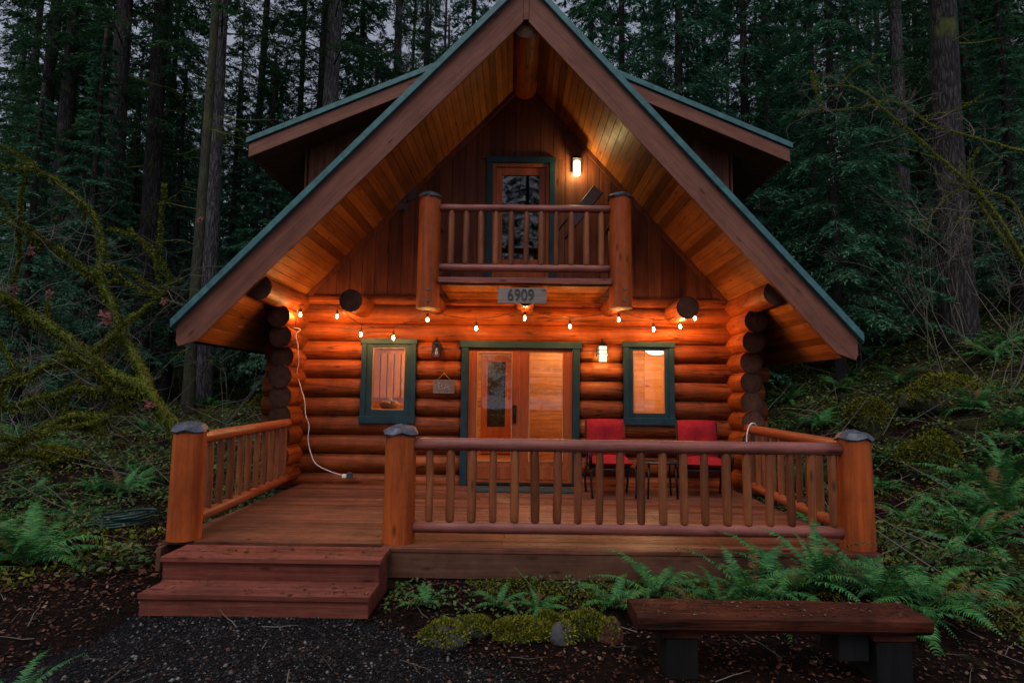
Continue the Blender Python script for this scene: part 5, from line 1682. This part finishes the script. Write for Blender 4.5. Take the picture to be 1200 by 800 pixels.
limb_tree('vine_maple', 'leaning mossy vine maple reaching over the fern bank', [
    ([(1230, 420), (1215, 330), (1180, 285), (1150, 240), (1148, 236)], .05, .02, (0.0, 0.3)),
    ([(1215, 330), (1160, 240), (1108, 190), (1075, 160), (1040, 132), (1010, 106), (980, 100), (955, 106)], .035, .006, (0.0, 1.0)),
    ([(1030, 122), (1000, 127), (960, 130), (935, 134)], .012, .003, (0.6, 0.8)),
    ([(1215, 180), (1180, 172), (1140, 160), (1100, 150), (1070, 132), (1055, 116)], .022, .006, (-0.5, 0.4)),
    ([(1215, 330), (1190, 240), (1130, 222), (1100, 240), (1080, 272)], .018, .004, (0.0, 0.4)),
], 11.5, 33, twigs=5, density=700, leaf=.03, sides=1)
def bare_shrub(name, label, u, v, seed, h=1.6, group='bare twiggy shrubs'):
    g = ground_px(u, v); rr = random.Random(seed)
    t = thing(name, label, 'shrub', g, group)
    mb = MB()
    def grow(p, d, L, r, lev):
        pts = [p.copy()]; 
        for s_ in range(5):
            d = (d + Vector((rr.uniform(-.28, .28), rr.uniform(-.28, .28), rr.uniform(-.18, .2)))).normalized(); p = p + d * L / 5; pts.append(p.copy())
            if lev < 3 and s_ > 0 and rr.random() < 0.75:
                e = (d + Vector((rr.uniform(-1, 1), rr.uniform(-1, 1), rr.uniform(-.4, .7)))).normalized()
                grow(p, e, L * rr.uniform(.35, .6), r * .55, lev + 1)
        mb.tube(pts, [max(.0022, r * (1 - .15 * i)) for i in range(6)], 4, cap=False)
    for k in range(5):
        a = rr.uniform(0, 6.28)
        grow(Vector((rr.uniform(-.15, .15), rr.uniform(-.15, .15), -.05)), Vector((math.cos(a) * .5, math.sin(a) * .5, 1)).normalized(), h * rr.uniform(.7, 1.2), .011, 0)
    mb.build('stem', 'twig', t, 0, (0, 0, 0))
    return t
for k, (u, v, h, lab) in enumerate([(60, 500, 3.2, 'bare twiggy shrub behind the mossy maple boughs'), (180, 500, 3.6, 'tall bare shrub before the moss-covered trunk'), (262, 500, 2.6, 'bare shrub seen under the left eave'), (20, 540, 2.0, 'bare shrub below the maple at the frame edge'),
                                (1000, 440, 2.4, 'bare shrub on the bank just right of the eave'), (1100, 440, 3.0, 'bare shrub in front of the largest trunk'), (1170, 470, 3.2, 'bare shrub high on the bank at the frame edge'), (950, 425, 2.0, 'bare shrub behind the corner of the cabin'), (110, 480, 3.4, 'bare shrub standing between the dark trunks and the maple'), (288, 470, 2.2, 'brushy shrub framed by eave, log ends and railing'), (215, 470, 4.2, 'tall thin shrub across the moss-covered trunk'), (1040, 400, 3.4, 'bare shrub leaning by the medium trunk'), (1140, 410, 3.8, 'bare shrub beside the foot of the largest trunk'), (1195, 400, 4.0, 'tall bare shrub among the trunks at the frame edge')]):
    bare_shrub('bare_shrub', lab, u, v, 900 + k, h)

# ------------------------------------------------------------------ ferns
def fern_mesh(seed, nf=18, L0=0.75, up=(35, 75), pw=0.105):
    rng = np.random.default_rng(seed)
    parts = []; stems = []
    for k in range(nf):
        az = 2 * math.pi * (k + rng.uniform(-.3, .3)) / nf * 1.0 + (k % 3) * 0.4
        el = math.radians(rng.uniform(*up)); L = L0 * rng.uniform(0.65, 1.15)
        n = 40
        s = np.linspace(0, 1, n)
        curl = rng.uniform(0.9, 2.0)
        e = el - curl * s ** 1.4
        ds = L / (n - 1)
        h = np.array([math.cos(az), math.sin(az), 0]); sd_ = np.array([-math.sin(az), math.cos(az), 0])
        r_ = np.concatenate([[0], np.cumsum(np.cos(e[:-1]) * ds)]); z_ = np.concatenate([[0], np.cumsum(np.sin(e[:-1]) * ds)])
        bend = rng.uniform(-.18, .18)
        P = h * r_[:, None] + ZUP * z_[:, None] + sd_ * (bend * s ** 2 * L)[:, None]
        tube_np(stems, P[::5], list(np.linspace(.0045, .0015, len(P[::5]))), 4)
        T = unit(np.gradient(P, axis=0)); Nn = unit(np.cross(T, np.repeat(sd_[None], n, 0)) * -1)
        Nn *= np.sign(Nn[:, 2:3] + 1e-6)
        i0 = 5
        prof = np.clip(np.sin(math.pi * (0.12 + 0.88 * s) ** 0.75), 0, 1) * pw * (L / L0)
        for sg in (-1, 1):
            idx = np.arange(i0, n)
            D = unit(sd_[None] * sg + T[idx] * 0.35 - Nn[idx] * rng.uniform(-.05, .25) + rng.normal(0, .13, (len(idx), 3)))
            Ln = prof[idx] * rng.uniform(.88, 1.08, len(idx)) + 0.006
            Wd = np.full(len(idx), ds * 0.8) * np.clip(prof[idx] / (pw * .6), .5, 1)
            B = P[idx]
            side = T[idx] * Wd[:, None] / 2
            mid = B + D * (Ln * .55)[:, None] + Nn[idx] * 0.004
            tip = B + D * Ln[:, None] - ZUP * (Ln * .22)[:, None] + T[idx] * (Ln * .12)[:, None]
            V = np.stack([B - side, B + side, mid + side * .9, tip, mid - side * .8], 1).reshape(-1, 3)
            m_ = len(idx)
            f1 = np.stack([np.arange(m_) * 5, np.arange(m_) * 5 + 1, np.arange(m_) * 5 + 2, np.arange(m_) * 5 + 4], 1)
            f2 = np.stack([np.arange(m_) * 5 + 4, np.arange(m_) * 5 + 2, np.arange(m_) * 5 + 3, np.arange(m_) * 5 + 3], 1)
            # keep quads only: tip triangle as its own little quad
            V = np.concatenate([V, V[3::5] + T[idx] * 0.001]); f2[:, 3] = m_ * 5 + np.arange(m_)
            parts.append((V, np.concatenate([f1, f2])))
    dead = [k for k in range(nf) if rng.random() < 0.10]
    mi = np.concatenate([np.full(len(f), 1 if (q // 2) in dead else 0) for q, (v, f) in enumerate(parts)])
    V, Fq = merge(parts); V2, F2 = merge(stems)
    return np_mesh('frond', V, Fq, ['fern_leaf', 'fern_dead'], mi), np_mesh('stem', V2, F2, 'herb_leaf')
FERN = [fern_mesh(50, 18, .95, (22, 70)), fern_mesh(51, 14, .90, (25, 68)), fern_mesh(52, 20, .98, (22, 74)), fern_mesh(53, 10, .65, (25, 70)), fern_mesh(54, 11, 1.0, (55, 86))]
def fern(u, v, var, s_, label, rz=0, group='sword ferns around the cabin'):
    g = ground_px(u, v)
    t = thing('sword_fern', label, 'fern', g, group)
    n = Vector((H(g.x - .3, g.y) - H(g.x + .3, g.y), H(g.x, g.y - .3) - H(g.x, g.y + .3), .6)).normalized()
    t.rotation_euler = (-n.y * .6, n.x * .6, rz)
    place('frond', FERN[var][0], t, (0, 0, 0), 0, s_)
    place('stem', FERN[var][1], t, (0, 0, 0), 0, s_)
    return t
flist = [
    (880, 705, 0, .75, 'big bright fern directly behind the middle of the bench'),
    (1028, 706, 0, .80, 'large fern at the foot of the corner post behind the bench end'),
    (962, 696, 4, .66, 'upright fern between the two big bench ferns'),
    (770, 700, 1, .70, 'fern with a tall arching frond before the porch rim'),
    (720, 712, 3, .60, 'low fern spilling from the bank left of the bench'),
    (845, 712, 1, .62, 'yellow-green fern just behind the bench top'),
    (1060, 745, 3, .75, 'low fern spreading past the bench end'),
    (925, 698, 2, .80, 'broad fern with fronds over the bottom rail, left of the corner post'),
    (1085, 712, 1, .85, 'fern with long side fronds reaching out past the bench'),
    (30, 665, 2, 1.0, 'large dark fern low beside the path'),
    (85, 610, 1, .75, 'fern behind the coiled hose'),
    (-20, 640, 0, 1.0, 'fern cut by the frame beside the large dark fern'),
    (8, 838, 0, .42, 'single bright fern tuft in the near path corner'),
    (1150, 640, 0, 1.0, 'wide fern on the bank below the mossy boulder'),
    (1195, 690, 2, 1.0, 'fern at the frame edge on the lower bank'),
    (1060, 612, 1, .7, 'fern right behind the corner post'),
    (1175, 570, 4, .9, 'fern with upright fronds between the two mossy boulders'),
    (1060, 450, 1, 1.1, 'pale fern above the yellow mossy boulder'),
    (1145, 480, 0, 1.0, 'fern draped over the dark mossy boulder'),
    (985, 455, 3, 1.2, 'fern close to the cabin corner on the bank'),
    (960, 500, 1, 1.0, 'fern between the cabin wall and the yellow boulder'),
    (1020, 545, 3, 1.0, 'limp fern hanging beside the corner post'),
    (1060, 405, 4, 1.4, 'upright fern standing before the medium trunk'),
    (1000, 420, 1, 1.3, 'high fern just under the eave tip'),
    (1160, 420, 1, 1.3, 'fern at the foot of the largest trunk'),
    (1190, 500, 3, 1.2, 'fern at the frame edge above the boulders'),
    (500, 712, 3, .42, 'small fern under the middle post'),
    (585, 712, 3, .42, 'small bright fern under the rim board'),
    (630, 716, 1, .34, 'tiny fern between the mossy stones'),
    (110, 575, 3, .7, 'dim fern below the maple boughs'),
    (165, 575, 3, .5, 'little fern left of the porch post'),
    (1130, 720, 3, .6, 'small fern beyond the bench end'),
    (40, 580, 3, .8, 'fern in shade below the lowest maple limb'),
    (245, 475, 1, 1.0, 'fern at the foot of the pale grey trunk'),
]
bank_words = ['small', 'spreading', 'drooping', 'upright', 'pale', 'dusky', 'ragged']
rb_ = random.Random(4)
while sum(1 for f_ in flist if f_[4] is None) < 26:
    u_, v_ = rb_.uniform(925, 1195), rb_.uniform(400, 640)
    if any(abs(u_ - a) < 55 and -25 < v_ - b < 75 for a, b in ((1018, 490), (1096, 540), (1110, 470))): continue
    flist.append((u_, v_, rb_.randrange(5), rb_.uniform(.55, 1.0), None))
for k in range(10):
    flist.append((rb_.uniform(0, 180), rb_.uniform(500, 600), rb_.randrange(5), rb_.uniform(.4, .8), 0))
for k, (u, v, var, s_, lab) in enumerate(flist):
    if lab is None: fern(u, v, var, s_, 'sword fern among many on the mossy bank beside the cabin', k * 1.37, 'ferns scattered over the bank')
    elif lab == 0: fern(u, v, var, s_, 'dim sword fern among several under the mossy maple', k * 1.37, 'ferns scattered under the maple')
    else: fern(u, v, var, s_, lab, k * 1.37)
# one long bare frond stalk leaning off the bank
a = [ground_px(668, 735), at(640, 705, 4.85), at(620, 683, 4.85), at(603, 664, 4.9)]
tag(MB().tube(smooth(a), [.005] * 12 + [.004] * 4 + [.002] * 3, 5).build('fern_stalk', 'herb_leaf'), 'long bare fern stalk leaning before the porch rim', 'stalk')

# ------------------------------------------------------------------ mossy stones
def rock(u, v, sx, sy, sz, label, seed, moss=0.9, mat='stone', leaf=.022, dens=1.0):
    g = ground_px(u, v)
    t = thing('mossy_rock', label, 'rock', g, 'mossy rocks')
    bm = bmesh.new(); bmesh.ops.create_icosphere(bm, subdivisions=4, radius=1)
    rng = np.random.default_rng(seed)
    for vv in bm.verts:
        c = vv.co.copy(); k = 1 + .28 * mnoise.noise(c * 1.1 + Vector((seed, 0, 0))) + .10 * mnoise.noise(c * 3.1 + Vector((0, seed, 0))) + .04 * mnoise.noise(c * 8)
        vv.co = Vector((c.x * sx * k, c.y * sy * k, c.z * sz * k + sz * .35))
    me = bpy.data.meshes.new('stone'); bm.to_mesh(me); bm.normal_update()
    P = np.array([v_.co[:] for v_ in bm.verts]); Nn = np.array([v_.normal[:] for v_ in bm.verts]); bm.free()
    for pl_ in me.polygons: pl_.use_smooth = True
    me.materials.append(MATS[mat]); place('stone', me, t)
    if moss > 0:
        n = int(9000 * dens)
        i = rng.integers(0, len(P), n)
        keep = (Nn[i, 2] > rng.uniform(-.2, .45, n)) & (np.array([mnoise.noise(Vector(P[j] * 3.0) + Vector((seed, 3, 1))) for j in i]) < moss - .35)
        i = i[keep]; m_ = len(i)
        B = P[i] + rng.normal(0, .02, (m_, 3)) * max(sx, .2)
        D = unit(Nn[i] + rng.normal(0, .6, (m_, 3)))
        Ln = leaf * rng.uniform(.5, 1.4, m_)
        V, Fq = diamonds(B, D, unit(rng.normal(0, 1, (m_, 3))), Ln, Ln * .5)
        place('moss', np_mesh('moss', V, Fq, 'boulder_moss'), t)
    return t
rock(612, 746, .21, .14, .08, 'broad stone thick with yellow-green moss before the porch', 1, .8, 'mossy_stone', dens=1.3)
rock(560, 738, .10, .08, .05, 'mossy cobble beside the broad mossy stone', 14, .7, 'mossy_stone', dens=.7)
rock(548, 742, .15, .12, .07, 'flat half-buried stone with moss patches', 15, .6, dens=.7)
rock(640, 738, .10, .08, .08, 'knobbly mossy stone under the fern tips', 16, .9, 'mossy_stone', dens=.6)
rock(520, 752, .16, .12, .10, 'grey stone with a thin moss rim near the steps', 2, .45, dens=.5)
rock(685, 742, .16, .13, .10, 'small rounded mossy stone between fern and dark block', 3, .75, 'mossy_stone', dens=1)
rock(660, 752, .09, .08, .09, 'small bare dark stone beside the mossy ones', 4, .2, dens=.2)
rock(716, 750, .08, .07, .10, 'reddish-brown weathered stump chunk near the bench', 5, .1, 'brown_fungus', dens=.2)
rock(1020, 500, .42, .35, .40, 'yellow mossy boulder on the bank beyond the corner post', 6, .95, 'mossy_stone', dens=3.2, leaf=.04)
rock(1094, 552, .42, .35, .42, 'greenish mossy boulder lower on the fern bank', 7, .9, 'mossy_stone', dens=3.2, leaf=.04)
rock(1110, 475, .80, .5, .42, 'broad dark mossy boulder higher on the fern bank', 8, .75, 'mossy_stone', dens=2.2, leaf=.05)
rock(310, 480, .5, .4, .35, 'mossy hummock seen under the left eave', 9, .95, 'mossy_stone', dens=2.2, leaf=.06)
rock(60, 545, .5, .4, .25, 'dim mossy hummock under the maple boughs', 10, .9, 'mossy_stone', dens=2.2, leaf=.05)
rock(800, 718, .14, .12, .09, 'mossy stone tucked behind the bench end', 12, .9, dens=.5)

# ------------------------------------------------------------------ ground cover
def scatter_leaves(name, n, region, mat, L, W, lift, tilt, label, cat, seed, clump=0):
    rng = np.random.default_rng(seed)
    B = []; 
    while len(B) < n:
        x, y = region(rng)
        if -3.1 < x < 3.3 and 5.25 < y < 16: continue
        if SX0 - .05 < x < SX1 + .02 and 4.5 < y < 5.3: continue
        z = H(x, y)
        if clump:
            h = mnoise.noise((x * 1.3, y * 1.3, seed))
            if h < 0.02: continue
            z += rng.uniform(0, clump) * (h + .15) * 1.5
        B.append((x, y, z + lift * rng.uniform(.2, 1)))
    B = np.array(B)
    a = rng.uniform(0, 6.28, n)
    D = unit(np.stack([np.cos(a), np.sin(a), rng.normal(0, tilt, n)], 1))
    Nn = unit(np.stack([rng.normal(0, tilt, n), rng.normal(0, tilt, n), np.ones(n)], 1))
    Ln = rng.uniform(*L, n) * (1 + np.maximum(0, B[:, 1] - 8) * .05)
    V, Fq = diamonds(B, D, Nn, Ln, Ln * rng.uniform(*W, n))
    tag(place(name, np_mesh(name, V, Fq, mat)), label, cat, kind='stuff')
def near(rng):
    while True:
        y = rng.uniform(2.6, 9) ; x = rng.uniform(-6.5, 6.8)
        if x < path_edge(y) and x > -3.0 and y < 4.7 and rng.random() < .72: continue
        return x, y
def bank(rng):
    y = 5 + 17 * rng.random() ** 1.3
    return (rng.uniform(3.5, 4.5 + y * .75), y) if rng.random() < .6 else (-rng.uniform(3.2, 3.6 + y * .7), y)
scatter_leaves('leaf_litter', 34000, near, 'litter', (.008, .042), (.4, .8), .015, .35, 'fallen brown and red leaves over the ground', 'leaf litter', 61)
scatter_leaves('leaf_litter', 16000, bank, 'litter', (.03, .085), (.4, .8), .03, .4, 'fallen leaves on the fern bank and under the trees', 'leaf litter', 62)
scatter_leaves('undergrowth', 42000, bank, 'herb_leaf', (.035, .09), (.35, .7), .02, .5, 'low leafy undergrowth on the forest floor', 'undergrowth', 63, .30)
def mossy_ground(rng):
    return (rng.uniform(-1.0, 4.4), rng.uniform(4.45, 5.2)) if rng.random() < .5 else (rng.uniform(3.4, 6.5), rng.uniform(4.0, 8))
scatter_leaves('moss_patch', 30000, bank, 'moss_tuft', (.03, .07), (.35, .6), .03, .9, 'moss spreading over the forest floor', 'moss', 66, .12)
scatter_leaves('moss_patch', 20000, mossy_ground, 'moss_tuft', (.010, .028), (.4, .6), .015, .9, 'moss patches creeping over the bank', 'moss', 64, .03)
scatter_leaves('bank_herbs', 2600, mossy_ground, 'herb_leaf', (.02, .05), (.5, .8), .04, .5, 'small herb leaves sprouting on the bank', 'herbs', 65, .06)

def pebbles(n, seed):
    rng = np.random.default_rng(seed)
    octv = np.array([[1, 0, 0], [-1, 0, 0], [0, 1, 0], [0, -1, 0], [0, 0, 1], [0, 0, -1]], float)
    octf = np.array([[0, 2, 4], [2, 1, 4], [1, 3, 4], [3, 0, 4], [2, 0, 5], [1, 2, 5], [3, 1, 5], [0, 3, 5]])
    C = []
    while len(C) < n:
        y = rng.uniform(2.7, 4.7); x = rng.uniform(-3.4, 1.6)
        if x > path_edge(y) + rng.normal(0, .15) or x < -2.9 + .3 * math.sin(y * 1.7) + rng.normal(0, .2): continue
        C.append((x, y, H(x, y) + .008))
    C = np.array(C)
    S = rng.lognormal(0, .35, (n, 1, 1)) * .0085
    V = octv[None] * rng.uniform(.6, 1.3, (n, 6, 1)) * S * np.array([1, 1, .7])
    a = rng.uniform(0, 6.28, n); ca, sa = np.cos(a)[:, None], np.sin(a)[:, None]
    V = np.stack([V[..., 0] * ca - V[..., 1] * sa, V[..., 0] * sa + V[..., 1] * ca, V[..., 2]], -1) + C[:, None, :]
    Fq = (octf[None] + (np.arange(n) * 6)[:, None, None]).reshape(-1, 3)
    tag(place('gravel', np_mesh('gravel', V.reshape(-1, 3), Fq, 'pebble')), 'loose dark grey gravel on the path before the steps', 'gravel', kind='stuff')
pebbles(15000, 71)

def twigs_on_ground(n, seed, x0, x1, y0, y1, L0, L1, lift, label):
    rr = random.Random(seed); mb = MB()
    for _ in range(n):
        x, y = rr.uniform(x0, x1), rr.uniform(y0, y1)
        if (-3.3 < x < 3.5 and y > 5.2) or (SX0 - .1 < x < SX1 + .1 and y > 4.4): continue
        a = rr.uniform(0, 6.28); L = rr.uniform(L0, L1); pts = []; up = rr.uniform(0, lift)
        for k in range(5):
            px_, py_ = x + math.cos(a) * L * k / 4 + rr.uniform(-.02, .02) * L, y + math.sin(a) * L * k / 4 + rr.uniform(-.02, .02) * L
            pts.append((px_, py_, H(px_, py_) + .01 + up * k / 4 * L + rr.uniform(0, .015)))
        mb.tube(pts, [q * L ** .5 for q in (.008, .007, .006, .004, .003)], 4)
    tag(mb.build('fallen_twigs', 'twig'), label, 'twigs', kind='stuff')
twigs_on_ground(420, 81, -6, 6, 3, 9, .08, .35, .2, 'fallen twigs and needles strewn over the soil')
twigs_on_ground(380, 82, 3.5, 15, 5, 18, .3, 1.4, .7, 'dead sticks and brush lying over the fern bank')
twigs_on_ground(420, 83, -14, -3.3, 6.5, 20, .3, 1.4, .8, 'dead sticks and brush lying under the left trees')


for o in list(bpy.data.objects):
    if '_w' in o: del o['_w']
